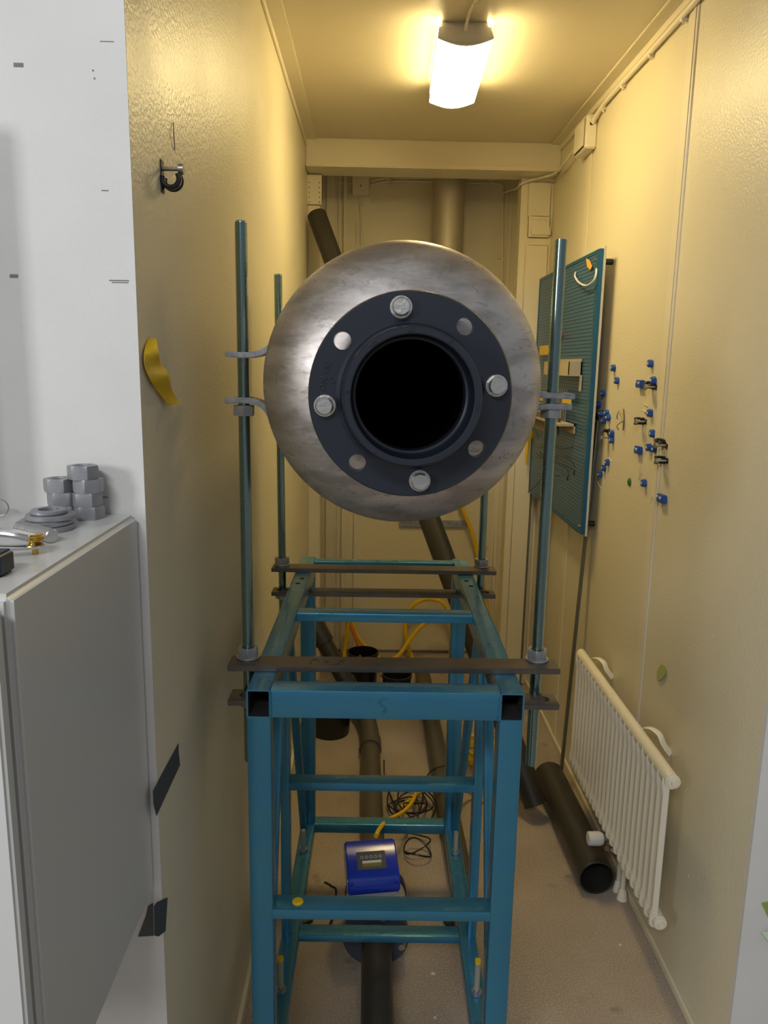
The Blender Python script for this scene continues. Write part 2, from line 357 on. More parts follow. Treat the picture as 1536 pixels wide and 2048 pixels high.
crossbar(.40, .44, .58, .60, HX - .02)
crossbar(.40, .44, .192, .209)
crossbar(YD - .04, YD, .18, .209)
q = MB().lathe((-.148, .022, .592), (0, 0, 1), [(0, .010), (.002, .010), (.004, .007)], 24).build('yellow_plug', M_yelt, c1); q['label'] = 'round yellow plug'
# weld beads
for s in (-1, 1):
    pts = [(s * xi + random.uniform(-.0015, .0015), -.0005, .952 + i * .0045) for i in range(11)]
    MB().tube(pts, .0022, 8).build('weld_bead', M_blue, t)
pts = [(-.005 + .006 * math.sin(i * .9) , -.0003, .962 + i * .0035) for i in range(9)]
MB().tube(smooth_pts(pts, 3), .0013, 6).build('weld_bead', M_blue, t)

# ------------------------------------------------------------------ flat bars clamped on the stand
def flatbar(c, L, ang, z0, label, holes=True, mark=False, h=.010, wd=.048):
    o = MB().box(-L / 2, L / 2, -wd / 2, wd / 2, 0, h).build('steel_flat_bar', M_bar, bevel=.0008)
    o.location = (c[0], c[1], z0); o.rotation_euler = (0, 0, ang)
    tag(o, label, 'metal bar', 'flat bars clamped across the blue stand')
    return o
def hole_bar(o, xs):
    bpy.context.view_layer.update(); cs = []
    for x in xs:
        c = MB().cyl((x - .006, 0, -.01), (x - .006, 0, .03), .0115, n=24).cyl((x + .006, 0, -.01), (x + .006, 0, .03), .0115, n=24).build('cutter', M_bar); 
        c2 = MB().cyl((x + .008, 0, -.01), (x + .008, 0, .03), .0115, n=24).build('cutter', M_bar)
        c1_ = MB().cyl((x - .002, 0, -.01), (x - .002, 0, .03), .0115, n=24).build('cutter', M_bar)
        bpy.data.objects.remove(c)
        for k in (c1_, c2): k.matrix_world = o.matrix_world.copy(); cs.append(k)
    bpy.context.view_layer.update(); cut(o, cs)
FR = [(-.2135, 1.297), (.302, 1.300)]; BR = [(-.226, 1.936), (.292, 1.946)]
bfu = flatbar((.0455, 1.2805), .578, -.012 + .010, 1.0005, 'wide dark steel flat bar across the front top of the stand, with a scribble')
bfl = flatbar((.0455, 1.2740), .578, -.010, .9385, 'dark steel flat bar under the front of the blue stand rails, right end holed')
bbu = flatbar((.037, 1.922), .575, -.010, 1.0005, 'dark steel flat bar lying across the rear top of the blue stand')
bbl = flatbar((.037, 1.918), .575, -.004, .9385, 'dark steel flat bar under the rear top rails of the blue stand')
bfu.rotation_euler.z = 0
for o, R_ in ((bfl, FR), (bbl, BR)):
    hole_bar(o, [R_[0][0] - o.location.x, R_[1][0] - o.location.x])
# scribble on the front bar (seen upside down)
def marks(parent):
    def st(pts): return [Vector((a, b, .0103)) for a, b in pts]
    mb = MB()
    for pl in ([(-.145, -.012), (-.147, .0), (-.141, .010), (-.134, .006), (-.133, -.008)], [(-.128, .002), (-.112, .004)], [(-.119, -.007), (-.121, .011)],
               [(-.107, -.011), (-.100, -.012), (-.088, .010)], [(-.088, .010), (-.104, .008)]):
        mb.tube(smooth_pts(st(pl), 5) if len(pl) > 2 else st(pl), .0007, 6)
    q = mb.build('pen_marks', M_black, parent); q['label'] = 'black handwritten scribble'
marks(bfu)

# ------------------------------------------------------------------ threaded rods with nuts
def rod_mesh(L, r=.0102, p=.0025, n=18):
    prof = [(0, r * .8)]; z = .001
    while z < L - .002:
        prof += [(z, r), (z + p * .25, r), (z + p * .5, r * .89), (z + p * .75, r * .89)]; z += p
    prof.append((L, r * .8)); return MB().lathe((0, 0, 0), (0, 0, 1), prof, n)
def rod(x, y, z0, z1, label, nuts, washers, lean=(0, 0)):
    t = thing('threaded_rod', label, 'threaded rod', (x, y, z0), group='threaded rods holding the tank on the stand')
    t.rotation_euler = (lean[1], lean[0], 0)
    rod_mesh(z1 - z0).build('shaft', M_zinc, t)
    for z, ph in nuts:
        o = hexnut(0, .017, .0185, .0104, ph=ph).build('nut', M_galvd, t); o.location = (0, 0, z - z0)
    for z in washers:
        ring((0, 0, z - z0), (0, 0, 1), .0205, .0108, .003).build('washer', M_galv, t)
    return t
rod(*FR[0], .812, 1.747, 'zinc threaded rod at front left of the tank, tallest one near the wall', [(1.0137, .55), (.9215, .3), (1.438, .55)], [1.0107])
rod(*FR[1], .806, 1.729, 'zinc threaded rod at front right of the tank, standing before the blue tool panel', [(1.0137, .2), (.9215, .35), (1.4425, .1)], [1.0107])
rod(*BR[0], .84, 1.735, 'zinc threaded rod at the rear left behind the tank, near the cream wall', [(1.0137, .1), (.9215, .3)], [1.0107], (-.006, 0))
rod(*BR[1], .84, 1.72, 'zinc threaded rod at the rear right, mostly hidden behind the tank', [(1.0137, .1), (.9215, .3)], [1.0107])

# ------------------------------------------------------------------ steel tank with grey flange
TX, TZ, TR = .0475, 1.4935, .2195
YS = 1.235
tank = thing('pressure_tank', 'large round brushed steel tank with dark grey pipe flange, held above the blue stand', 'tank', (TX, YS, TZ))
prof = []
for i in range(0, 25):                                    # domed front end
    a = math.radians(25.5 + (90 - 25.5) * i / 24); prof.append((-.112 * math.cos(a), TR * math.sin(a)))
prof += [(.10, TR), (.45, TR), (.80, TR)]
for i in range(1, 17):
    a = math.radians(90 * i / 16); prof.append((.80 + .112 * math.sin(a), max(TR * math.cos(a), .002)))
prof += [(.90, .002), (.80, TR - .01), (0, TR - .01)]
for a in (70, 50, 35, 26.5): prof.append((-.104 * math.cos(math.radians(a)), (TR - .008) * math.sin(math.radians(a))))
MB().lathe((0, 0, 0), (0, 1, 0), prof, 96, closed=True).build('shell', [M_steel], tank, smooth=40)
ring((.006, -.1285, -.0095), (0, 1, 0), .084, .079, .04).build('neck', M_steel, tank)
MB().lathe((.006, -.1285, -.0095), (0, 1, 0), [(0, .0785), (0, .0762), (.70, .0762), (.70, .001), (.702, .001), (.702, .0785)], 64, closed=True).build('shade_liner', M_hole, tank)  # added liner whose black colour stands in for the shade inside the tank
# flange: disc with collar and socket
fg = MB().lathe((0, 0, 0), (0, 1, 0), [(.026, .080), (.026, .1385), (.023, .1425), (.004, .1425), (0, .1405), (.0, .112), (.0, .1035), (-.003, .0985), (-.012, .0955), (-.060, .0918),
        (-.0625, .0895), (-.0625, .0832), (-.061, .0815), (-.006, .0795), (-.004, .0765), (.026, .0765)], 128, closed=True).build('pipe_flange', M_pvc, tank, smooth=25)
fg.location = (.0060, -.155, -.0095)
# stands in its place: the flange sits a little eccentric, as the photo shows
cs = []; bolts = []
for k in range(8):
    a = math.radians(90 + 7.5 + 45 * k); px_, pz_ = .120 * math.cos(a), .120 * math.sin(a)
    if k % 2 == 1:
        c = MB().cyl((px_, -.02, pz_), (px_, .05, pz_), .0122, n=32).build('cutter', M_pvc, fg); cs.append(c)
    else: bolts.append((px_, pz_, a))
bpy.context.view_layer.update(); cut(fg, cs)
for k in range(8):
    if k % 2:
        a = math.radians(90 + 7.5 + 45 * k)
        MB().lathe((.120 * math.cos(a), -.0004, .120 * math.sin(a)), (0, 1, 0), [(0, .0122), (0, .0142), (.0012, .0142), (.0012, .0122)], 32, closed=True).build('hole_rim', M_pvc, fg)
for i, (px_, pz_, a) in enumerate(bolts):
    mb = MB().lathe((px_, -.0035, pz_), (0, 1, 0), [(0, .0152), (.0032, .0152), (.0035, .0148)], 32)
    K = 6; ph = .3 + i * .7
    mb.cyl((px_, -.0145, pz_), (px_, -.0035, pz_), .0138, n=6, ph=ph)
    mb.lathe((px_, -.0165, pz_), (0, 1, 0), [(0, .0105), (.002, .0128), (.003, .0128)], 28)
    mb.build('bolt', M_bolt, fg, smooth=28)
# moulded writing
def text(body, size, parent, loc, rot, mt, name='moulded_lettering', ext=.0006, align='CENTER'):
    cu = bpy.data.curves.new(name, 'FONT'); cu.body = body; cu.size = size; cu.extrude = ext; cu.bevel_depth = .00015; cu.align_x = align; cu.align_y = 'CENTER'
    o = bpy.data.objects.new(name, cu); C.objects.link(o); dg = bpy.context.evaluated_depsgraph_get(); dg.update()
    me = bpy.data.meshes.new_from_object(o.evaluated_get(dg)); bpy.data.objects.remove(o); me.materials.clear(); me.materials.append(mt)
    o = bpy.data.objects.new(name, me); C.objects.link(o); o.parent = parent; o.location = loc; o.rotation_euler = rot; return o
def flange_text(s_, size, ang, r, y=-.0003, turn=90):
    a = math.radians(ang); loc = (r * math.cos(a), y, r * math.sin(a))
    o = text(s_, size, fg, loc, (0, 0, 0), M_pvc, ext=.0009)
    o.matrix_local = Matrix.Translation(loc) @ Matrix.Rotation(-math.radians(turn + (0)), 4, 'Y') @ Matrix.Rotation(PI / 2, 4, 'X')
flange_text('DN 150', .0125, 168, .1215, turn=78)
flange_text('6"', .011, 170, .1095, turn=78)
for ang, s_ in ((93, '4.3'), (57, 'R'), (128, 'NSI'), (176, 'SI'), (352, 'A1'), (236, '1')):
    flange_text(s_, .0075, ang, .0865, y=-.0628, turn=ang - 90)
# lugs: bent flat plates welded on both flanks
def lug(pts, wd, th, hole, zc, ycen):
    """pts: (x, z) path in the tank's frame, width along y"""
    pts = [Vector((a, 0, b)) for a, b in pts]; up = []; dn = []
    for i, p in enumerate(pts):
        tt = (pts[min(i + 1, len(pts) - 1)] - pts[max(i - 1, 0)]).normalized(); n = Vector((-tt.z, 0, tt.x))
        if n.z < 0: n = -n
        up.append(p + n * th / 2); dn.append(p - n * th / 2)
    poly = up + dn[::-1]
    o = MB().prism([(p.x, ycen - wd / 2, p.z) for p in poly], (0, wd, 0)).build('lug', M_lug, tank, bevel=.0012)
    bpy.context.view_layer.update()
    c = MB().cyl((hole[0], ycen, hole[1] - .04), (hole[0], ycen, hole[1] + .04), .0125, n=28).cyl((0, 9, 0), (0, 9.01, 0), .001, n=6).build('cutter', M_lug, tank)
    c2 = MB().cyl((hole[0] + .007, ycen, hole[1] - .04), (hole[0] + .007, ycen, hole[1] + .04), .0125, n=28).build('cutter', M_lug, tank)
    bpy.context.view_layer.update(); cut(o, [c, c2])
yl = FR[0][1] - YS
xr = FR[0][0] - TX
def bend(pts): return [(a.x, a.z) for a in smooth_pts([Vector((p[0], 0, p[1])) for p in pts], 6)]
lug(bend([(xr - .026, .045), (xr + .0, .0435), (xr + .018, .0445), (xr + .035, .049), (xr + .052, .062), (xr + .062, .078)]), .042, .0095, (xr, .044), 0, yl)
lug(bend([(xr - .028, -.031), (xr + .0, -.0295), (xr + .018, -.031), (xr + .032, -.037), (xr + .044, -.050), (xr + .051, -.066)]), .042, .0095, (xr, -.030), 0, yl)
xq = FR[1][0] - TX; yq = FR[1][1] - YS
lug(bend([(xq + .034, -.0145), (xq + .0, -.0135), (xq - .02, -.013), (xq - .036, -.010), (xq - .05, .004)]), .042, .0095, (xq, -.0135), 0, yq)
lug(bend([(xq + .030, -.0322), (xq + .0, -.0318), (xq - .02, -.0328), (xq - .034, -.038), (xq - .046, -.052)]), .042, .0095, (xq, -.032), 0, yq)

# ------------------------------------------------------------------ wall cabinet and what lies on it
CX, CZ0, CZ1, CY0, CY1 = -.302, .784, 1.330, .626, .9845
cab = thing('wall_cabinet', 'light grey metal wall cabinet with hardware on top, left foreground', 'cabinet', (CX, CY1, CZ0))
b = MB().box(-.62, 0, -(CY1 - CY0), 0, 0, CZ1 - CZ0).build('body', M_cab, cab, bevel=.006, seg=3)
MB().box(-.61, -.010, -(CY1 - CY0) - .013, -(CY1 - CY0) + .004, .012, CZ1 - CZ0 - .012).build('gasket', M_gasket, cab)
MB().box(-.62, -.001, -(CY1 - CY0) - .029, -(CY1 - CY0) - .013, -.004, CZ1 - CZ0 - .005).build('door', M_cab, cab, bevel=.003, seg=2)
ZT = CZ1
cr = thing('shadow_post', 'added grey post on the cabinet top, out of view at left, casting the wall shadow', 'conduit', (-.500, .93, CZ1))  # post added out of view to cast the shadow band on the white wall
MB().box(-.015, .015, -.02, .02, 0, .47).build('shadow_bar', M_cab, cr, bevel=.003)
MB().box(-.024, .024, -.03, .03, 0, .01).build('foot', M_cab, cr)
HN = .0168
for i, (x, y, k, ph, lab) in enumerate([
    (-.3575, .945, 0, .2, 'grey steel hex nut at the bottom of the taller stack on the cabinet'),
    (-.3595, .945, 1, .15, 'grey steel hex nut second from the bottom of the taller stack'),
    (-.3570, .947, 2, .62, 'grey steel hex nut second from the top of the taller stack'),
    (-.3625, .945, 3, .1, 'grey steel hex nut on top of the taller stack by the wall corner'),
    (-.3900, .947, 0, .3, 'grey steel hex nut at the foot of the shorter stack, hidden behind the washers'),
    (-.3895, .947, 1, .22, 'grey steel hex nut in the middle of the shorter stack, half hidden by washers'),
    (-.3935, .947, 2, .12, 'grey steel hex nut on top of the shorter stack behind the washers')]):
    o = hexnut(0, HN - .0001, .0190, .0108, ph=ph).build('hex_nut', M_galvd); o.location = (x + .0045, y + .008, ZT + k * HN); tag(o, lab, 'nut', 'hex nuts stacked on the grey cabinet')
wl = ['bottom one of the thick grey washers stacked on the cabinet', 'thick grey washer second from the bottom of the washer stack', 'thick grey washer just below the small top one in the stack', 'small grey washer crowning the stack of wide washers']
zz = ZT
for i, (x, y, r, h) in enumerate([(-.386, .895, .0285, .0062), (-.389, .896, .0295, .0062), (-.384, .898, .0285, .0062), (-.386, .897, .0205, .005)]):
    o = ring((0, 0, 0), (0, 0, 1), r, .0118, h - .0001, b=.0012).build('washer', M_galvd); o.location = (x + .010, y - .008, zz); zz += h
    tag(o, wl[i], 'washer', 'washers piled on the grey cabinet')
p0, p1 = Vector((-.397, .856, ZT + .0083)), Vector((-.343, .816, ZT + .0083))
L = (p1 - p0).length; prof = [(0, .0066), (.001, .0080)]; z = .002
while z < L - .003: prof += [(z, .0080), (z + .0006, .0080), (z + .0011, .0071), (z + .0017, .0071)]; z += .0022
prof += [(L - .001, .0076), (L, .0066)]
o = MB().lathe(p0, p1 - p0, prof, 20).build('threaded_stud', M_bolt); tag(o, 'short shiny threaded stud lying in front of the washers on the cabinet', 'stud')
# ratchet lever tool
tl = thing('hose_clamp_tool', 'chrome clamp lever with brass adjusting screw lying on the cabinet top', 'hand tool', (-.3445, .745, ZT)); tl.scale = (.85, .85, .85)
lev = smooth_pts([(-.10, .02, .030), (-.06, .018, .0295), (-.025, .022, .027), (-.006, .026, .022), (.004, .030, .019)], 6)
MB().tube(lev, .006, 14, flat=(.010, .0055)).build('lever', M_chrome, tl)
MB().tube(smooth_pts([(-.10, -.006, .0175), (-.05, -.006, .0165), (-.02, .004, .013), (.002, .020, .011), (.008, .03, .012)], 6), .005, 12, flat=(.009, .003)).build('base_plate', M_chrome, tl)
MB().lathe((.003, .029, .0), (0, 0, 1), [(0, .0035), (.010, .0035), (.0105, .009), (.0125, .009), (.0155, .0055), (.017, .0055), (.0175, .011), (.022, .0115), (.0232, .0095), (.0245, .0095)], 24).build('adjusting_screw', M_brass, tl)
MB().cyl((-.045, .012, .001), (-.045, .012, .018), .007, n=20).build('rivet', M_chrome, tl)
o = MB().box(-.10, .0, -.03, .0, 0, .022).build('plastic_box', M_clipd, bevel=.003, seg=3); o.location = (-.3330, .706, ZT); tag(o, 'small black plastic box at the front of the cabinet top, cut by the left edge', 'box')
o = MB().tube([(.011 * math.cos(a / 24 * 2 * PI), 0, .011 + .011 * math.sin(a / 24 * 2 * PI)) for a in range(24)], .0007, 6, closed=True).build('wire_ring', M_pin); o.location = (-.466, .955, ZT + .0005); o.rotation_euler = (0, 0, .3)
tag(o, 'thin steel wire ring leaning on the white wall at cabinet back', 'ring')

# ------------------------------------------------------------------ left wall: clamp, pin, tapes
def pclamp(name='pipe_clamp'):
    """rubber lined P shaped clamp; local +z stands off the wall (out), x along wall, y up"""
    t = bpy.data.objects.new(name, None); C.objects.link(t); t.empty_display_size = .02
    R_ = .0085
    arc = [(R_ * math.cos(math.radians(a)), R_ * math.sin(math.radians(a)), 0) for a in range(165, 400, 12)]
    band = [(p[0], p[1] - .012, .012 + .0) for p in arc]
    # loop opens to the wall: axis along x
    band = [(0, p[1] - .009, p[0] + .010) for p in arc]
    for e in (-.0052, .0052): MB().tube([(b[0] + e, b[1], b[2]) for b in band], .004, 10, flat=(.0026, .0026)).build('rubber_band', M_black, t)
    MB().tube([(0, p[1] * 1.1 - .009, p[0] * 1.1 + .010) for p in arc], .001, 8, flat=(.0036, .0006)).build('steel_strip', M_pin, t)
    MB().box(-.005, .005, -.022, .009, 0, .0012).build('back_plate', M_black, t)
    MB().cyl((0, .001, 0), (0, .001, .020), .0021, n=12).cyl((0, .001, .0175), (0, .001, .0225), .0052, n=16).build('screw', M_pin, t)
    return t
pc0 = pclamp(); pc0.matrix_world = Matrix.Translation((XL, 1.125, 1.782)) @ Matrix(((0, 0, 1), (-1, 0, 0), (0, 1, 0))).to_4x4() @ Matrix.Diagonal((1.35, 1.35, 1.35, 1))
tag(pc0, 'black rubber lined clamp screwed to the left cream wall above the yellow tape', 'clamp')
o = MB().tube([(XL + .0012, 1.197, 1.862), (XL + .004, 1.184, 1.846), (XL + .0012, 1.199, 1.826)], .0009, 6).build('bent_pin', M_pin); tag(o, 'thin bent metal pin stuck in the left wall above the black clamp', 'pin')
def tape(name, pts, th, nrm, m_, label, cat, group=None, wav=0):
    """a strip on a wall: pts = outline (list), thickness th along nrm"""
    o = MB().prism([Vector(p) + Vector(nrm) * .0004 for p in pts], Vector(nrm) * th).build(name, m_, smooth=0); return tag(o, label, cat, group)
# yellow crumpled tape: a folded sheet lifting from the wall
ypix = [(296, 677, .001), (289, 705, .003), (291, 735, .004), (303, 763, .005), (320, 788, .005), (338, 811, .008)]
ypix2 = [(302, 677, .001), (316, 704, .010), (322, 726, .003), (338, 748, .014), (342, 776, .004), (356, 806, .016)]
vs_ = []; nn = 24
A = smooth_pts([at(a, b_, X=XL + c_) for a, b_, c_ in ypix], 5); B_ = smooth_pts([at(a, b_, X=XL + c_) for a, b_, c_ in ypix2], 5)
mb = MB(); k = len(A)
for a, b_ in zip(A, B_):
    mid = (a + b_) / 2 + Vector((.009, 0, 0)); vs_ += [a, (a + mid) / 2 + Vector((-.002, 0, 0)), mid, (b_ + mid) / 2 + Vector((.001, 0, 0)), b_]
n_ = len(vs_); th_ = Vector((-.0006, 0, 0))
fs_ = [(i * 5 + j, i * 5 + j + 1, (i + 1) * 5 + j + 1, (i + 1) * 5 + j) for i in range(k - 1) for j in range(4)]
mb.add(vs_ + [v + th_ for v in vs_], fs_ + [tuple(n_ + q for q in f[::-1]) for f in fs_] + [(i * 5, (i + 1) * 5, n_ + (i + 1) * 5, n_ + i * 5) for i in range(k - 1)] + [(i * 5 + 4, n_ + i * 5 + 4, n_ + (i + 1) * 5 + 4, (i + 1) * 5 + 4) for i in range(k - 1)])
tag(mb.build('tape_strip', M_yelt, smooth=60), 'crumpled yellow tape strip hanging on the left cream wall', 'tape')
def onL(l): return [at(a, b_, X=XL) for a, b_ in l]
tape('tape_strip', onL([(356, 1487), (356, 1503), (359, 1530), (352, 1545), (312, 1632), (306, 1608), (305, 1582)]), .0006, (1, 0, 0), M_tape, 'dark grey tape strip slanting on the left wall edge beside the cabinet', 'tape', 'dark tape on the left wall corner')
t2 = thing('tape_strip', 'dark grey tape wrapped round the wall corner below the cabinet', 'tape', tuple(at(308, 1835, X=XL)), group='dark tape on the left wall corner')
o = MB().prism([p + Vector((.0004, 0, 0)) for p in onL([(334, 1795), (330, 1862), (316, 1873), (308, 1871), (307, 1812), (313, 1804)])], (.0006, 0, 0)).build('side_flap', M_tape, t2, smooth=0); o.location = -t2.location
o = MB().prism([at(a, b_, Y=.9845) for a, b_ in [(306, 1806), (308, 1871), (276, 1873), (292, 1830), (296, 1812)]], (0, -.0006, 0)).build('front_flap', M_tape, t2, smooth=0); o.location = -t2.location

# ------------------------------------------------------------------ ceiling lamp
lampc = Vector((.2405, 2.50, 0)); la = -.028
lamp = thing('ceiling_lamp', 'lit white batten lamp with curved diffuser on the cream ceiling', 'ceiling lamp', (.2425, 2.495, ZC), la)
L2 = .265
sec = [(-.0745, -.062), (-.070, -.020), (-.0625, -.018), (-.0625, 0), (.0625, 0), (.0625, -.018), (.070, -.020), (.0745, -.062)]
arc = [(.0745 - .149 * i / 12, -.062 - .018 * math.sin(PI * i / 12)) for i in range(1, 12)]
for y0 in (-L2, L2 - .012):
    sl = .065 if y0 < 0 else 0
    cp = sec + arc; k = len(cp)
    MB().add([(a, y0 + e + sl * (1 + b_ / .062) * (b_ > -.062), b_) for e in (0, .012) for a, b_ in cp], [tuple(range(k - 1, -1, -1)), tuple(range(k, 2 * k))] + [(i, (i + 1) % k, k + (i + 1) % k, k + i) for i in range(k)]).build('end_cap', M_plasg, lamp, bevel=.001)
MB().box(-.062, .062, -L2 + .079, L2 - .012, -.016, 0).box(-.0742, -.0702, -L2 + .060, L2 - .012, -.036, -.010).box(.0702, .0742, -L2 + .060, L2 - .012, -.036, -.010).build('housing', M_plasg, lamp)  # side lips added out of sight to cut the glow on the ceiling
dsec = [(.0625, -.0175), (.069, -.021), (.0735, -.062)] + [(.0735 - .147 * i / 12, -.062 - .017 * math.sin(PI * i / 12)) for i in range(1, 12)] + [(-.0735, -.062), (-.069, -.021), (-.0625, -.0175)]
k = len(dsec)
MB().add([(a, (-L2 + .0125 + .065 * (1 + b_ / .062) * (b_ > -.062)) if e == 0 else L2 - .0125, b_) for e in (0, 1) for a, b_ in dsec], [tuple(range(k - 1, -1, -1)), tuple(range(k, 2 * k))] + [(i, (i + 1) % k, k + (i + 1) % k, k + i) for i in range(k)]).build('diffuser', M_glow, lamp, smooth=40)
# supply cable with its ceiling clip
cb = MB().tube(smooth_pts([(.236, 2.268, ZC - .040), (.238, 2.25, ZC - .022), (.242, 2.215, ZC - .007), (.249, 2.16, ZC - .006), (.26, 2.08, ZC - .006), (.275, 1.9, ZC - .006), (.28, 1.4, ZC - .006)], 6), .0042, 10).build('power_cable', M_plasw)
tag(cb, 'cream power cable running along the ceiling into the lamp end', 'cable')
o = MB().box(-.008, .008, -.005, .005, -.014, 0).build('cable_clip', M_plasw, bevel=.002); o.location = (.2525, 2.165, ZC); tag(o, 'small cable clip on the ceiling beside the lamp', 'clip')

# ------------------------------------------------------------------ cable run along the top of the right wall
xw = XR - .006
run = smooth_pts([(xw - .006, 1.5, ZC - .045), (xw - .006, 2.0, ZC - .0445), (xw - .006, 2.4, ZC - .044), (xw - .006, 2.72, ZC - .043), (xw - .006, 2.83, ZC - .05), (xw - .012, 2.90, ZC - .075)], 6)
tag(MB().tube(run, .0075, 12).build('conduit', M_plasw), 'cream conduit under the ceiling edge of the right wall', 'conduit')
for y, lab in ((2.118, 'pipe clip on the ceiling conduit, nearest to the camera'), (2.349, 'pipe clip on the ceiling conduit, second from the camera'), (2.592, 'pipe clip on the ceiling conduit, third from the camera'), (2.80, 'pipe clip on the ceiling conduit next to the junction box')):
    o = MB().prism([(0, -.008, -.010), (-.014, -.008, -.012), (-.018, -.008, -.003), (-.014, -.008, .010), (0, -.008, .010)], (0, .016, 0)).cyl((-.008, 0, -.018), (-.008, 0, -.010), .004, n=10).build('pipe_clip', M_plasw, bevel=.002)
    o.location = (XR, y, ZC - .0445 if y < 2.7 else ZC - .048); tag(o, lab, 'clip', 'clips on the ceiling conduit')
jb = thing('junction_box', 'square cream junction box with a dark dot high on the right wall', 'junction box', (XR, 2.965, 2.33))
MB().box(-.040, 0, -.075, .075, -.045, .065).build('case', M_plasw, jb, bevel=.004)
MB().box(-.046, -.040, -.066, .066, -.038, .058).build('lid', M_plasw, jb, bevel=.003)
MB().cyl((-.022, -.0765, .035), (-.022, -.074, .035), .006, n=14).build('screw_hole', M_black, jb)
MB().cyl((-.022, -.085, .052), (-.022, -.07, .045), .009, n=14).build('gland', M_plasw, jb)
c2 = smooth_pts([(XR - .02, 3.045, 2.33), (XR - .03, 3.12, 2.325), (XR - .035, 3.25, 2.31), (.745, 3.40, 2.315), (.70, 3.50, 2.318), (.665, 3.515, 2.312), (.632, 3.53, 2.30), (.628, 3.60, 2.298), (.63, 3.8, 2.33), (.62, YB - .006, 2.345)], 6)
tag(MB().tube(c2, .0048, 10).build('power_cable', M_plasw), 'cream cable sagging from the wall junction box past the ceiling beam', 'cable')
# brackets near the beam
br = thing('corner_bracket', 'cream painted screw plate under the left end of the beam', 'bracket', (-.262, 3.535, 2.25))
MB().box(-.034, .034, 0, .004, -.052, .075).build('plate', M_trim, br, bevel=.002)
for a in (-.022, .022):
    for z in (-.04, -.02, .0, .02, .04): MB().cyl((a, -.0012, z), (a, 0, z), .0028, n=10).build('screw', M_sock, br)
br2 = thing('corner_bracket', 'cream painted screw plate on the right post below the beam', 'bracket', (.715, 3.524, 2.24))
MB().box(-.045, .05, -.004, 0, -.16, -.07).box(-.03, .055, -.010, -.004, -.15, -.12).build('plate', M_trim, br2, bevel=.002)
for a in (-.03, .0, .03):
    for z in (-.14, -.085): MB().cyl((a, -.0115, z), (a, -.003, z), .003, n=10).build('screw', M_trim, br2)

# ------------------------------------------------------------------ back recess: flue, box, cables, rail
flue = thing('flue_duct', 'round galvanised duct coming down from the ceiling behind the tank', 'duct', (.345, 3.80, 1.55))
MB().lathe((0, 0, 0), (0, 0, 1), [(0, .060), (.002, .0745)] + [(z_, r_) for k in range(1, 7) for z_, r_ in ((k * .13 - .004, .0745), (k * .13, .0747), (k * .13 + .004, .0745))] + [(.889, .0745)], 40).build('duct', M_flue, flue)
MB().box(-.003, .003, -.0775, -.073, .01, .88).build('seam', M_flue, flue)
jb2 = thing('junction_box', 'small square cream junction box on the back wall left of the duct', 'junction box', (-.068, YB, 2.36))
MB().box(-.040, .040, -.035, 0, -.042, .042).build('case', M_plasw, jb2, bevel=.003); MB().cyl((0, -.0365, -.002), (0, -.034, -.002), .004, n=12).build('screw', M_sock, jb2)
yb = YB - .005
def bc(pl, r=.0042): return MB().tube(smooth_pts([at(a, b_, Y=yb) for a, b_ in pl], 5), r, 8)
for pl, lab in (([(640, 352), (655, 362), (680, 366), (703, 367)], 'cream cable between the left post and the back junction box'),
                ([(740, 362), (765, 357), (778, 354), (800, 356), (870, 358), (940, 360), (1010, 357), (1040, 360)], 'upper cream cable running right from the back junction box'),
                ([(740, 370), (770, 364), (800, 362), (870, 363), (960, 366), (990, 366), (1004, 372), (1006, 390), (1004, 600), (996, 900), (985, 1090), (981, 1180)], 'cream cable turning down the right side of the back wall'),
                ([(720, 390), (721, 420), (722, 480), (722, 560)], 'cream cable dropping straight from the back junction box')):
    tag(bc(pl).build('wall_cable', M_plasw), lab, 'cable')
tag(MB().box(-.003, .003, -.006, 0, 0, .001).build('wall_cable', M_plasw), 'x', 'cable'); bpy.data.objects.remove(bpy.data.objects[[o.name for o in C.objects if o.get('label') == 'x'][0]])
for (px_, py_), lab in {(777, 360): 'cable clip on the back wall between the box and the duct', (782, 366): 'dark headed cable clip just right of the back junction box', (975, 368): 'cable clip on the back wall right of the duct', (980, 360): 'upper cable clip on the back wall right of the duct',
      (1003, 406): 'topmost clip on the right vertical back cable', (998, 516): 'second clip down the right vertical back cable', (976, 1002): 'clip on the vertical back cable below the tank', (972, 1091): 'lowest clip on the vertical back cable', (725, 410): 'clip on the short drop cable below the back box'}.items():
    q = at(px_, py_, Y=YB); o = MB().box(-.006, .006, -.012, 0, -.005, .005).cyl((-.004, -.014, 0), (-.004, -.012, 0), .003, n=8).build('cable_clip', M_plasw, bevel=.001); o.location = q; tag(o, lab, 'clip', 'clips on the back wall cables')
q0, q1 = at(798, 1045, Y=YB - .002), at(935, 1045, Y=YB - .002)
pr = MB().box(q0.x, q1.x, YB - .018, YB - .0005, q0.z - .017, q0.z + .015).build('perforated_rail', M_galv, bevel=.0015); tag(pr, 'grey perforated steel rail fixed on the back wall below the tank', 'rail')
cs = []
nh = 9
for i in range(nh):
    xx = q0.x + .02 + (q1.x - q0.x - .04) * i / (nh - 1)
    cs.append(MB().cyl((xx, YB - .03, q0.z), (xx, YB - .010, q0.z), .0065, n=14).build('cutter', M_galv))
bpy.context.view_layer.update(); cut(pr, cs)

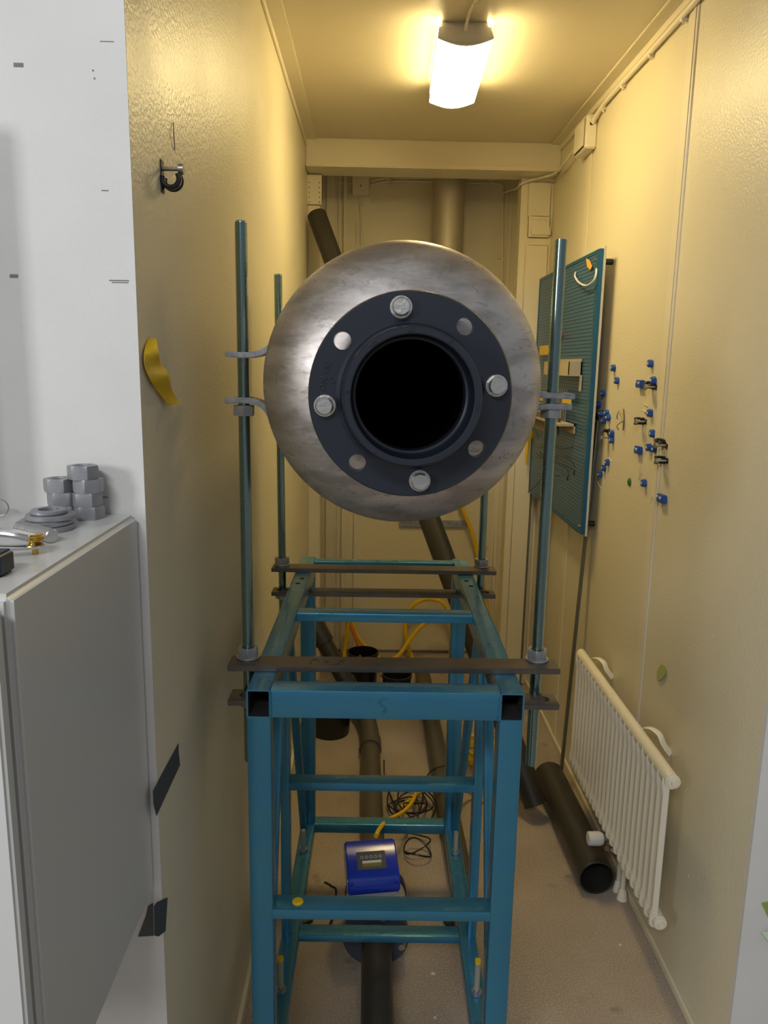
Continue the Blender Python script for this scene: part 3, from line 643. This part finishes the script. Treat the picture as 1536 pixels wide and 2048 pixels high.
# ------------------------------------------------------------------ pipes
def pipe(name, p0, p1, r, mt, label, wall=.005, cat='pipe', group=None):
    p0, p1 = Vector(p0), Vector(p1); L = (p1 - p0).length
    o = MB().lathe(p0, p1 - p0, [(0, r - wall), (0, r - .0008), (.0008, r), (L - .0008, r), (L, r - .0008), (L, r - wall)], 40, closed=True).build(name, mt, smooth=40)
    return tag(o, label, cat, group)
pipe('plastic_pipe', (.6795, 2.004, .0545), (.668, 2.58, .0545), .0535, M_pipe, 'thick short black pipe lying on the floor by the radiator, open end forward')
pipe('plastic_pipe', (.578, 2.385, .055), (-.245, 3.44, 2.14), .041, M_pipe, 'long dark pipe leaning from the floor up against the left wall behind the tank')
pipe('plastic_pipe', (.283, 1.93, .0375), (.265, 3.56, .0375), .037, M_pipe2, 'grey brown pipe lying on the floor under the right side of the stand')
fp = thing('elbow_pipe', 'dark grey drain pipe with socket elbow running along the floor from the left back', 'pipe', (.016, 2.45, .0375))
o = MB().lathe((.026, 1.93, .0375), Vector((.012, 2.83, .0375)) - Vector((.026, 1.93, .0375)), [(0, .032), (0, .0375), (.9, .0375), (.9, .032)], 36, closed=True).build('straight', M_pipe2, fp); o.location = -fp.location
curve = smooth_pts([(.012, 2.80, .040), (.010, 2.90, .041), (.0, 3.0, .044), (-.022, 3.09, .055), (-.055, 3.15, .085), (-.075, 3.17, .115)], 6)
o = MB().tube(curve, .0385, 28).build('elbow', M_pipe2, fp); o.location = -fp.location
o = MB().lathe((.0125, 2.785, .039), (0, 1, 0), [(0, .037), (0, .0435), (.075, .0435), (.08, .037)], 36, closed=True).build('socket', M_pipe2, fp); o.location = -fp.location
pA, pB = Vector((-.068, 3.162, .105)), Vector((-.241, 3.26, .385))
dd = (pB - pA).normalized()
o = MB().lathe(pA, dd, [(0, .034), (0, .0375), ((pB - pA).length, .0375), ((pB - pA).length, .034)], 36, closed=True).lathe(pA, dd, [(0, .037), (0, .044), (.07, .044), (.073, .037)], 36, closed=True).lathe(pA + dd * .25, dd, [(0, .037), (0, .0445), (.16, .0445), (.163, .037)], 36, closed=True).build('riser', M_pipe, fp); o.location = -fp.location

# black pots and buckets
def pot(x, y, r, h, label, group=None, taper=.9):
    t = tag(MB().lathe((0, 0, 0), (0, 0, 1), [(0, .001), (0, r * taper), (h * .03, r * taper + .002), (h - .012, r), (h - .012, r + .004), (h, r + .004), (h, r - .002), (.01, r * taper - .004), (.010, .001)], 44, closed=True).build('bucket', M_black, smooth=40), label, 'bucket', group)
    t.location = (x, y, 0); return t
pot(-.026, 3.42, .070, .20, 'black open bucket near the back wall with the orange hose in it', 'black buckets on the floor')
pot(.133, 3.345, .066, .122, 'low black pot to the right of the open bucket, behind the stand', 'black buckets on the floor')
pot(-.155, 3.01, .085, .17, 'wide black bucket on the floor by the left rear leg', 'black buckets on the floor')

# ------------------------------------------------------------------ hoses and cables
def hose(pts, r, mt, label, name='hose', cat='hose', k=8, n=10): return tag(MB().tube(smooth_pts(pts, k), r, n).build(name, mt), label, cat)
hose([(.42, 3.86, 1.02), (.463, 3.86, .83), (.533, 3.86, .656), (.595, 3.86, .393), (.628, 3.85, .232), (.62, 3.80, .06), (.56, 3.74, .013), (.45, 3.74, .013)], .0105, M_yel, 'thick yellow hose hanging down the right of the back wall')
hose([(-.125, 3.72, .013), (-.124, 3.77, .07), (-.112, 3.79, .15), (-.104, 3.80, .25), (-.098, 3.81, .27), (-.09, 3.81, .22), (-.065, 3.80, .15), (-.03, 3.79, .10), (.03, 3.76, .06), (.08, 3.72, .012)], .011, M_yel, 'yellow hose standing in a narrow arch left of the bucket')
hose([(.03, 3.70, .012), (.08, 3.71, .03), (.15, 3.73, .055), (.21, 3.76, .13), (.27, 3.78, .20), (.34, 3.79, .235), (.42, 3.79, .21), (.47, 3.78, .12), (.48, 3.76, .013)], .011, M_yel, 'yellow hose in a low wide arch on the back floor')
hose([(.23, 3.81, .013), (.205, 3.82, .08), (.19, 3.83, .17), (.20, 3.84, .25), (.25, 3.84, .31), (.32, 3.84, .33), (.40, 3.84, .29), (.44, 3.84, .15), (.43, 3.84, .013)], .011, M_yel, 'yellow hose in a taller arch against the back wall')
hose([(.06, 3.60, .012), (.15, 3.62, .02), (.25, 3.66, .02), (.36, 3.70, .012), (.44, 3.68, .012)], .011, M_yel, 'yellow hose lying flat across the back floor')
hose([(-.09, 3.66, .24), (-.07, 3.58, .22), (-.045, 3.50, .17), (-.03, 3.45, .05)], .008, M_org, 'short orange hose end dipping into the black bucket')
coil = []
for i in range(60):
    a = i / 60 * 2 * PI * 5; coil.append((.440 + (.062 + .006 * math.sin(i * .7)) * math.cos(a), 2.80 + .085 * math.sin(a), .008 + .0115 * i / 12 + .004 * math.sin(i * 1.3)))
hose(coil, .0062, M_yel, 'coil of yellow cable on the floor right of the stand', 'cable_coil', 'cable', k=3)
hose([at(1040, 1590, Z=.01), at(1000, 1606, Z=.01), at(960, 1600, Z=.01), at(940, 1585, Z=.03), at(920, 1579, Z=.07), at(897, 1577, Z=.085), at(875, 1577, Z=.085), at(850, 1580, Z=.05), at(828, 1592, Z=.02), at(812, 1607, Z=.009), at(802, 1616, Z=.009)], .0062, M_yel, 'yellow cable curving over the floor pipe behind the meter', 'yellow_cable', 'cable')
hose([at(836, 1560, Z=.009), at(835, 1574, Z=.010), at(830, 1592, Y=2.44), at(821, 1609, Y=2.33), at(804, 1625, Y=2.22), at(776, 1640, Y=2.09), at(765, 1650, Y=2.02), at(757, 1661, Y=1.955), at(752, 1672, Y=1.915)], .0062, M_yel, 'yellow cable rising from the floor into the back of the blue meter', 'meter_cable', 'cable')
def tang(seed, cx_, cy_, rx, ry, n, label):
    rnd = random.Random(seed); pts = []
    a = rnd.random() * 6
    for i in range(n):
        a += .55; q = .62 + .2 * math.sin(i * .23 + seed); ex, ey = .22 * math.sin(i * .11 + seed), .25 * math.cos(i * .17 + seed); pts.append((cx_ + rx * (q * math.cos(a) + ex), cy_ + ry * (q * math.sin(a) + ey), .006 + .014 * (1 + math.sin(i * .9)) + .0003 * i))
    return hose(pts, .0026, M_black, label, 'thin_cable', 'cable', k=6, n=6)
tang(3, .155, 2.42, .095, .12, 62, 'tangle of thin black cable on the floor behind the meter')
tang(9, .17, 2.20, .08, .075, 22, 'loose loops of thin black cable right of the meter')
hose([at(768, 1520, Z=.07), at(770, 1560, Z=.02), at(785, 1600, Z=.01), at(800, 1640, Z=.01)], .0026, M_black, 'thin black cable strand running beside the grey floor pipe', 'thin_cable', 'cable')
hose([at(900, 1530, Z=.085), at(870, 1537, Z=.08), at(850, 1560, Z=.02), at(845, 1600, Z=.01), at(840, 1620, Z=.01)], .0026, M_black, 'thin black cable strand looping toward the rear right leg', 'thin_cable', 'cable')
hose([at(625, 1842, Z=.01), at(610, 1848, Z=.01), (-.10, 1.85, .012), at(672, 1786, Z=.02), at(662, 1772, Z=.03), at(650, 1765, Z=.02)], .0035, M_black, 'short black cable curling on the floor left of the meter', 'thin_cable', 'cable')

# ------------------------------------------------------------------ flow meter
fm = thing('flow_meter', 'flanged flow meter with bright blue display box on the floor inside the stand', 'flow meter', (.026, 1.80, .0))
PZ = .086; PXx = .003
mb = MB().lathe((PXx, -.075, PZ), (0, 1, 0), [(0, .039), (0, .083), (.002, .085), (.018, .085), (.020, .083), (.020, .039)], 56, closed=True); mb.build('flange', M_disc, fm)
MB().lathe((PXx, .085, PZ), (0, 1, 0), [(0, .039), (0, .083), (.002, .085), (.018, .085), (.020, .083), (.020, .039)], 56, closed=True).build('flange', M_disc, fm)
MB().lathe((PXx, -.055, PZ), (0, 1, 0), [(0, .060), (.012, .062), (.014, .082), (.126, .082), (.128, .062), (.14, .060)], 56).build('meter_body', M_meterg, fm)
for a in (-15, 75, 165, 255):
    ca, sa = .068 * math.cos(math.radians(a)), .068 * math.sin(math.radians(a))
    MB().cyl((PXx + ca, -.089, PZ + sa), (PXx + ca, -.078, PZ + sa), .0095, n=6).cyl((PXx + ca, -.079, PZ + sa), (PXx + ca, -.0755, PZ + sa), .011, n=20).build('bolt', M_bolt, fm)
MB().cyl((PXx, .02, .16), (PXx, .02, .20), .028, n=24).build('neck', M_meterg, fm)
hd = bpy.data.objects.new('display_head', None); C.objects.link(hd); hd.parent = fm
BT = Matrix.Translation((-.012, .025, .188)) @ Matrix.Rotation(.13, 4, 'Z') @ Matrix.Rotation(math.radians(24), 4, 'X')
hd.matrix_local = BT
MB().box(-.067, .067, -.062, .068, -.006, .030).build('base', M_meterg, hd, bevel=.006, seg=3)
bm_ = MB().prism([(-.068, y_, z_) for y_, z_ in ((-.062, .024), (-.064, .034), (-.060, .048), (-.048, .060), (-.030, .067), (.045, .067), (.068, .060), (.072, .050), (.072, .024))], (.136, 0, 0))
bm_.build('cover', M_meter, hd, bevel=.004, seg=3, smooth=50)
MB().box(-.040, .036, -.020, .030, .0668, .0684).build('display_face', M_lcd, hd, bevel=.0005)
MB().box(-.026, .024, -.003, .004, .0684, .0690).build('display_strip', M_lcdw, hd); MB().box(-.026, .024, -.013, -.003, .0684, .0688).build('display_window', M_lcdo, hd)
mb = MB()
for i in range(5): mb.lathe((-.026 + i * .012, .014, .0684), (0, 0, 1), [(0, .0030), (0, .0042), (.0006, .0042), (.0006, .0030)], 18, closed=True)
mb.build('keypad', M_meterg, hd)
for s in (-1, 1):
    for y_ in (-.05,): MB().cyl((s * .058, y_, .054), (s * .058, y_, .0612), .0045, n=14).build('cover_screw', M_meter, hd)
# pipe in front of the meter: grey plastic with a dark square profile strip beside it
fpipe = pipe('plastic_pipe', (.034, .90, .086), (.030, 1.7235, .086), .0375, M_pipe, 'dark pipe running forward from the meter flange along the floor')
# supports that carry the raised front pipe
o = MB().box(-.04, .04, -.03, .03, 0, .049).build('support_block', M_black, bevel=.002); o.location = (.029, 1.05, 0); tag(o, 'black block carrying the front pipe, below the picture', 'block')
o = MB().box(-.03, .03, -.015, .015, 0, .012).build('paper_scrap', M_plasg, bevel=.001); o.location = at(866, 1948, Z=0); o.scale = (.15, .25, .2); tag(o, 'small white scrap on the floor inside the stand front', 'scrap')
for (px_, py_), lab in {(1240, 1890): 'tiny white flake on the floor near the right wall', (870, 2035): 'tiny white flake on the floor at the bottom picture edge'}.items():
    o = MB().lathe((0, 0, 0), (0, 0, 1), [(0, .004), (.0015, .003)], 6).build('paint_flake', M_plasg); o.location = at(px_, py_, Z=0); tag(o, lab, 'flake')

# ------------------------------------------------------------------ radiator
rd = thing('radiator', 'low cream ribbed radiator mounted on the right wall above the floor', 'radiator', (.715, 2.03, .19))
RY = .40; RZ = .41
xf = -.005
MB().tube([(-.003, -RY, RZ - .018), (-.003, RY, RZ - .018)], .018, 24, flat=(.0165, .0195)).build('top_header', M_rad, rd)
MB().tube([(0, -RY, .018), (0, RY, .018)], .018, 24, flat=(.016, .019)).build('bottom_header', M_rad, rd)
mb = MB(); nr = 23; pitch = 2 * (RY - .012) / (nr - 1)
prof = []
ptsf = []
for i in range(nr):
    y = -RY + .012 + pitch * i
    ptsf += [(-.008, y - pitch * .24), (-.019, y - pitch * .12), (-.019, y + pitch * .12), (-.008, y + pitch * .24)]
poly = [(x_, y_) for x_, y_ in ptsf] + [(-.006, RY - .004), (-.006, -RY + .004)]
MB().prism([(x_, y_, .02) for x_, y_ in poly], (0, 0, RZ - .04)).build('front_panel', M_rad, rd, smooth=20)
# bulged tube ends over both headers
for z_, s_, sx in ((.018, 1, 1), (RZ - .030, -1, .98)):
    mb = MB()
    for i in range(nr):
        y = -RY + .012 + pitch * i
        mb.tube(smooth_pts([(-.0125, y, z_ + s_ * .05), (-.0165 * sx, y, z_ + s_ * .02), (-.0185 * sx, y, z_), (-.0165 * sx, y, z_ - s_ * .012), (-.009, y, z_ - s_ * .0175)], 3), .004, 8, flat=(.0038, .005))
    mb.build('rib_end_row', M_rad, rd)
for y in (-RY, RY):
    for z_ in (.018, RZ - .018):
        s_ = 1 if y > 0 else -1
        MB().lathe((0, y - s_ * .002, z_), (0, s_, 0), [(0, .0165), (.006, .0155), (.007, .008), (.012, .0075)], 24).build('end_plug', M_rad, rd)
for y in (-.20, .285):
    pts = smooth_pts([(.010, y + .045, RZ - .008), (.018, y + .03, RZ + .003), (.027, y + .008, RZ + .009), (.036, y - .012, RZ + .003), (.043, y - .024, RZ - .016), (.0615, y - .028, RZ - .04)], 6)
    MB().tube(pts, .004, 10, flat=(.009, .0022)).build('bracket', M_rad, rd)
for y in (-.18, .18): MB().box(.012, .0615, y - .015, y + .015, .12, .30).build('wall_mount', M_rad, rd)
va = bpy.data.objects.new('valve', None); C.objects.link(va); va.parent = rd; va.location = (-.006, -.015, -.012)
MB().lathe((-.062, 0, -.002), (1, 0, 0), [(0, .016), (.002, .0195), (.012, .020)] + [(.013 + .0001 * k, .020) for k in range(2)] + [(.034, .0205), (.044, .016)], 24).build('thermostat_head', M_plasg, va)
MB().cyl((-.02, 0, 0), (.004, 0, 0), .012, n=6).cyl((0, -.002, -.03), (0, -.002, .012), .0095, n=14).cyl((0, -.002, -.035), (0, -.002, -.018), .0135, n=6).build('fitting', M_sock, va)
MB().cyl((0, -.002, -.028), (.040, -.030, -.040), .0075, n=12).cyl((.026, -.020, -.036), (.036, -.027, -.039), .0125, n=6).build('union_nut', M_chrome, va)
for y, lab in ((1.985, 0), (2.022, 1)):
    MB().cyl((.751 - .715, y - 2.03, -.19), (.751 - .715, y - 2.03, -.035 if lab == 0 else .01), .0075, n=14).lathe((.751 - .715, y - 2.03, -.189), (0, 0, 1), [(0, .016), (.03, .011), (.034, .008)], 20).build('supply_pipe', M_rad, rd)

# ------------------------------------------------------------------ blue tool panel on the right wall
bd = thing('tool_board', 'tall teal slotted metal tool panel mounted off the right wall', 'tool board', (XR, 3.0, .965))
def panel(y0, y1, z0, z1, x):
    MB().box(x, x + .004, y0 + .026, y1 - .012, z0 + .012, z1 - .012).build('slotted_sheet', M_board, bd)
    MB().box(x - .002, x + .012, y0, y0 + .028, z0, z1).box(x - .002, x + .012, y1 - .014, y1, z0, z1).box(x - .002, x + .012, y0 + .028, y1 - .014, z0, z0 + .012).box(x - .002, x + .012, y0 + .028, y1 - .014, z1 - .012, z1).build('sheet_border', M_boardp, bd, bevel=.001)
panel(2.557 - 3, 3.085 - 3, 0, .935, -.055); panel(3.095 - 3, 3.46 - 3, 0, .935, -.055)
MB().box(-.043, -.036, -.446, .462, -.006, .943).build('backing', M_edge, bd)
for y, z_ in ((-.40, .90), (-.40, .03), (.42, .90), (.42, .03)): MB().cyl((-.036, y, z_), (-.001, y, z_), .010, n=14).box(-.036, -.028, y - .02, y + .02, z_ - .015, z_ + .015).build('spacer', M_black, bd)
for y, z_ in ((-.395, .905), (.045, .905), (.12, .905), (-.42, .025), (-.455 + .03, .86)): MB().cyl((-.060, y, z_), (-.055, y, z_), .006, n=12).build('screw', M_pin, bd)
XP = XR - .058
# pulled hook bow
hk = MB().tube(smooth_pts([at(1151, 545, X=XP), at(1150, 553, X=XP - .01), at(1158, 565, X=XP - .014), at(1172, 571, X=XP - .014), at(1186, 563, X=XP - .012), at(1192, 549, X=XP - .006), at(1193, 538, X=XP)], 6), .0032, 10).build('wire_hook', M_plasg)
tag(hk, 'white half round wire hook near the top of the tool panel', 'hook')
o = MB().prism([at(a, b_, X=XP - .004) for a, b_ in ((1172, 517), (1178, 520), (1184, 533), (1180, 540), (1174, 533))], (.0015, 0, 0)).build('paper_tag', M_orp, smooth=0); tag(o, 'orange paper tag clipped at the top of the tool panel', 'tag')
sh = thing('holder_tray', 'beige plastic tray fixed across the middle of the tool panel', 'tray', (XP, 2.88, 1.50))
MB().box(-.045, 0, -.20, .19, -.004, 0).box(-.045, -.042, -.20, .19, 0, .045).box(-.045, 0, -.20, -.197, 0, .045).box(-.045, 0, .187, .19, 0, .045).box(-.003, 0, -.20, .19, 0, .055).build('tray', M_cor, sh)
MB().box(-.003, 0, -.215, -.190, -.055, .0).build('mounting_tab', M_cor, sh)
rk = thing('tool_rack', 'beige horizontal rack holding short sockets on the tool panel', 'rack', (XP, 3.0, 1.325))
MB().box(-.060, 0, -.29, .33, -.004, .004).box(-.006, 0, -.29, .33, -.03, .004).build('rack_plate', M_cor, rk)
so = None
for i in range(12):
    y = 2.80 + i * .042
    o = MB().lathe((0, 0, 0), (0, 0, 1), [(0, .009), (.045, .010), (.0505, .012), (.0508, .013), (.070, .013), (.072, .010)], 16).build('socket', M_sock) if so is None else so.copy()
    if so is None: so = o
    else: C.objects.link(o)
    o.location = (XP - .045, y, 1.2785); o.scale = (1, 1, .92)
    tag(o, ['nearest', 'second', 'third', 'fourth', 'fifth', 'sixth', 'seventh', 'eighth', 'ninth', 'tenth', 'eleventh', 'farthest'][i] + ' brown grey socket from the near end of the beige rack', 'socket', 'sockets on the rack of the tool panel')
sd = None
for i in range(5):
    o = MB().cyl((0, 0, 0), (0, 0, .115), .0028, n=8).build('steel_pin', M_pin) if sd is None else sd.copy()
    if sd is None: sd = o
    else: C.objects.link(o)
    o.location = (XP - .012, 2.815 + i * .030, 1.3295); tag(o, ['nearest', 'second', 'middle', 'fourth', 'farthest'][i] + ' of five thin pale rods standing on the beige rack', 'rod', 'thin rods standing on the rack')
for (a, b_, c_, d_), lab in {(1124, 806, 1143, 800): 'yellow label strip around the thin rods above the rack', (1079, 690, 1097, 710): 'yellow paper square on the far part of the tool panel', (1078, 800, 1086, 792): 'small yellow tag beside the steel tank edge', (1073, 828, 1082, 818): 'yellow clip at the far end of the rack'}.items():
    p_, q_ = at(a, max(b_, d_), X=XP - .02), at(c_, min(b_, d_), X=XP - .02)
    ya, yb2 = sorted((p_.y, q_.y)); za, zb = sorted((p_.z, q_.z))
    tag(MB().box(XP - .021, XP - .0195, ya, yb2, za, max(zb, za + .018)).build('yellow_tag', M_yelt), lab, 'tag')
tag(MB().tube([at(1083, 712, X=XP - .012) + Vector((0, .1, -.35)), (XP - .01, 3.47, 1.28), (XP - .012, 3.475, 1.10)], .007, 8).build('yellow_strip', M_yelt), 'long yellow strip at the far edge of the tool panel', 'strip')
tag(MB().lathe((XP - .022, 3.0, 1.642), (1, 0, 0), [(0, .010), (.006, .014), (.0218, .014)], 16).build('red_knob', M_red), 'small red knob on the panel just behind the right rod', 'knob')
hooks = [([(1145, 893), (1120, 897), (1098, 892), (1075, 895)], 'black wire hook, top of the cluster low on the panel'), ([(1150, 936), (1140, 920), (1112, 912), (1098, 918)], 'black wire hook curling at the end, middle of the hook cluster'),
         ([(1137, 947), (1128, 934), (1102, 925)], 'black wire hook with a small curl below the others'), ([(1062, 915), (1084, 916), (1105, 920)], 'straight black hook at the far side of the panel'),
         ([(1072, 905), (1085, 918), (1080, 903)], 'crossed black hook at the far side of the panel'), ([(1068, 946), (1092, 949), (1118, 952)], 'lowest straight black hook on the panel'), ([(1056, 985), (1075, 968), (1090, 950)], 'long slanting black hook past the panel corner')]
for pl, lab in hooks:
    pts = [at(a, b_, X=XP - .004 - .02 * i / len(pl)) for i, (a, b_) in enumerate(pl[::-1])]
    if 'curl' in lab:
        e = pts[-1]; pts += [e + Vector((-.003, -.004, -.012)), e + Vector((-.003, -.002, -.024)), e + Vector((-.002, .010, -.018))]
    tag(MB().tube(smooth_pts(pts, 5), .0018, 8).build('panel_hook', M_black), lab, 'hook', 'black hooks low on the tool panel')
# steel strips leaning behind the panel
def strip(p0, p1, wd, label, mt=M_conduit): return tag(MB().rtube(p0, p1, (0, 1, 0), .008, wd, r=.001).build('steel_strip', mt), label, 'metal strip', 'steel strips leaning by the tool panel')
strip((.716, 2.60, .001), (.768, 2.615, 1.35), .022, 'dark steel strip standing on the floor below the front edge of the tool panel')
strip((.738, 3.498, .001), (.742, 3.498, 1.10), .012, 'thin steel strip standing farthest back near the post')
strip((.745, 3.25, .001), (.772, 3.25, 1.25), .010, 'thin steel strip standing between the post and the panel corner')
strip((.750, 3.21, .001), (.772, 3.205, 1.25), .010, 'pale thin steel strip beside its darker twin under the panel', M_galv)

# ------------------------------------------------------------------ blue caps, clamps and bits on the right wall
cap0 = None
caps = [((1225, 736), 'blue cap nearest the panel top, above its twin'), ((1232, 761), 'blue cap with white top just below the highest one by the panel'), ((1205, 787), 'blue cap half in the panel shadow, upper one'),
  ((1196, 809), 'blue cap in the panel shadow below the shaded upper one'), ((1201, 827), 'blue cap at the left of the dense cluster by the panel'), ((1212, 826), 'blue cap at the top of the dense cluster by the panel'),
  ((1215, 835), 'blue cap at the right of the dense cluster by the panel'), ((1206, 841), 'blue cap at the bottom of the dense cluster by the panel'), ((1222, 867), 'blue cap above its touching twin, beside a small black clamp'),
  ((1222, 880), 'blue cap under its touching twin, beside a small black clamp'), ((1213, 925), 'blue cap at the top of the slanting row of three'), ((1206, 936), 'blue cap in the middle of the slanting row of three'),
  ((1199, 949), 'blue cap at the lower end of the slanting row of three'), ((1184, 922), 'dark blue cap close to the panel edge low down'), ((1178, 978), 'shaded blue cap at the panel edge, upper of the lowest two'), ((1177, 993), 'shaded blue cap at the panel edge, lowest of all'),
  ((1299, 727), 'highest blue cap next to the wall joint strip'), ((1305, 761), 'tall blue cap above the black clamp near the joint strip'), ((1298, 826), 'blue cap with a splinter beside it, middle of the wall'),
  ((1303, 867), 'blue cap alone below the square black clamp'), ((1296, 895), 'left one of two close blue caps above the clamp pair'), ((1308, 898), 'right one of two close blue caps touching the joint strip'), ((1286, 966), 'blue cap low on the wall right of the green disc')]
for (px_, py_), lab in caps:
    q = at(px_, py_, X=XR - .008)
    if cap0 is None:
        cap0 = bpy.data.objects.new('blue_cap', None); C.objects.link(cap0); cap0.empty_display_size = .01
        MB().cyl((0, 0, 0), (-.013, 0, 0), .0122, .0110, n=6).build('cap_body', M_clipb, cap0, bevel=.0012)
        MB().lathe((-.0125, 0, 0), (-1, 0, 0), [(0, .004), (.0012, .0038), (.002, .002)], 12).build('cap_centre', M_plasg, cap0)
        o = cap0
    else: o = dup(cap0)
    o.location = (XR, q.y, q.z); o.rotation_euler = (random.uniform(0, 1), 0, 0); tag(o, lab, 'plastic cap', 'blue caps stuck on the right wall')
def bigcap(px_, py_, w_, lab):
    q = at(px_, py_, X=XR - .006); t = thing('blue_cap', lab, 'plastic cap', (XR, q.y, q.z), group='blue caps stuck on the right wall')
    MB().box(-.014, 0, -w_, w_, -.011, .011).build('cap_body', M_clipb, t, bevel=.002)
    MB().cyl((-.017, -w_ * .4, .003), (-.013, -w_ * .4, .003), .0035, n=10).cyl((-.017, w_ * .6, .004), (-.013, w_ * .6, .004), .003, n=10).build('cap_screws', M_plasg, t)
bigcap(1281, 768, .022, 'double blue cap with two shiny screws, upper one'); bigcap(1277, 900, .018, 'double blue cap with two shiny screws, lower one'); bigcap(1324, 997, .021, 'flat rectangular blue cap, lowest right on the wall')
base = None
for (px_, py_), lab, rz in [((1303, 781), 'black rubber clamp under the tall blue cap near the joint strip', .2), ((1283, 850), 'square looking black clamp alone in the middle of the wall', 0), ((1213, 881), 'small open black clamp beside two touching blue caps', 1.2),
                            ((1324, 898), 'black ring clamp on the joint strip, upper of the pair', .3), ((1325, 929), 'black ring clamp on the joint strip, lower of the pair', 0), ((1190, 846), 'black clamp in the shadow of the tool panel', .8)]:
    q = at(px_, py_, X=XR - .010)
    if base is None: base = pclamp(); o = base
    else: o = dup(base)
    o.matrix_world = Matrix.Translation((XR, q.y, q.z + .010)) @ Matrix(((0, 0, -1), (1, 0, 0), (0, 1, 0))).to_4x4() @ Matrix.Rotation(rz + PI / 2, 4, 'Z') @ Matrix.Diagonal((1.35, 1.35, 1.35, 1))
    tag(o, lab, 'clamp', 'black clamps on the right wall')
o = MB().tube(smooth_pts([at(1238, 822, X=XR - .002), at(1236, 826, X=XR - .02), at(1234, 832, X=XR - .025), at(1235, 838, X=XR - .02)], 4), .0016, 6).tube(smooth_pts([at(1247, 818, X=XR - .003), at(1248, 840, X=XR - .003), at(1246, 860, X=XR - .003)], 4), .002, 6).tube(smooth_pts([at(1247, 842, X=XR - .003), at(1240, 846, X=XR - .015), at(1234, 852, X=XR - .025), at(1237, 860, X=XR - .02)], 4), .0016, 6).build('double_hook', M_sock)
tag(o, 'brown double wire hook standing between the groups of blue caps', 'hook')
q = at(1260, 964, X=XR); o = MB().lathe((0, 0, 0), (-1, 0, 0), [(0, .012), (.003, .012), (.005, .009)], 24).build('green_disc', M_green); o.location = q; tag(o, 'small green disc on the right wall left of a blue cap', 'disc')
for pl, lab in (([(1287, 807), (1295, 812)], 'pale splinter above the middle blue cap'), ([(1285, 819), (1292, 824)], 'thin pale splinter left of the middle blue cap'), ([(1281, 934), (1277, 960)], 'pale splinter hanging above the low blue cap'),
                ([(1218, 915), (1223, 923)], 'pale splinter beside the slanting row of caps'), ([(1195, 964), (1201, 976)], 'pale splinter below the slanting row of caps'), ([(1304, 992), (1299, 1020)], 'pale splinter left of the rectangular blue cap')):
    a, b_ = at(*pl[0], X=XR - .006), at(*pl[1], X=XR - .001)
    tag(MB().tube([a, b_], .0013, 6).build('splinter', M_trim), lab, 'splinter')
# leaf-like green tape and green notes
q = [at(a, b_, X=XR - .004) for a, b_ in ((1325, 1328), (1331, 1332), (1331, 1348), (1324, 1358), (1315, 1362), (1314, 1345), (1319, 1333))]
tag(MB().prism(q, (-.001, 0, 0)).build('tape_scrap', mat('pale_green_tape', (.42, .47, .16), .6), smooth=0), 'pale green tape scrap on the right wall above the radiator', 'tape')
q = [at(a, b_, Y=1.379) for a, b_ in ((1523, 1806), (1540, 1803), (1556, 1860), (1537, 1836))]
tag(MB().prism(q, (0, -.001, 0)).build('paper_note', M_noteg, smooth=0), 'leaf green note on the right white wall, upper of two at the edge', 'note', 'green notes on the right white wall')
q = [at(a, b_, Y=1.372) for a, b_ in ((1523, 1865), (1560, 1858), (1575, 1900), (1539, 1886))]
tag(MB().prism(q, (0, -.001, 0)).build('paper_note', M_note, smooth=0), 'pale mint note curling off the right white wall, lower of two', 'note', 'green notes on the right white wall')
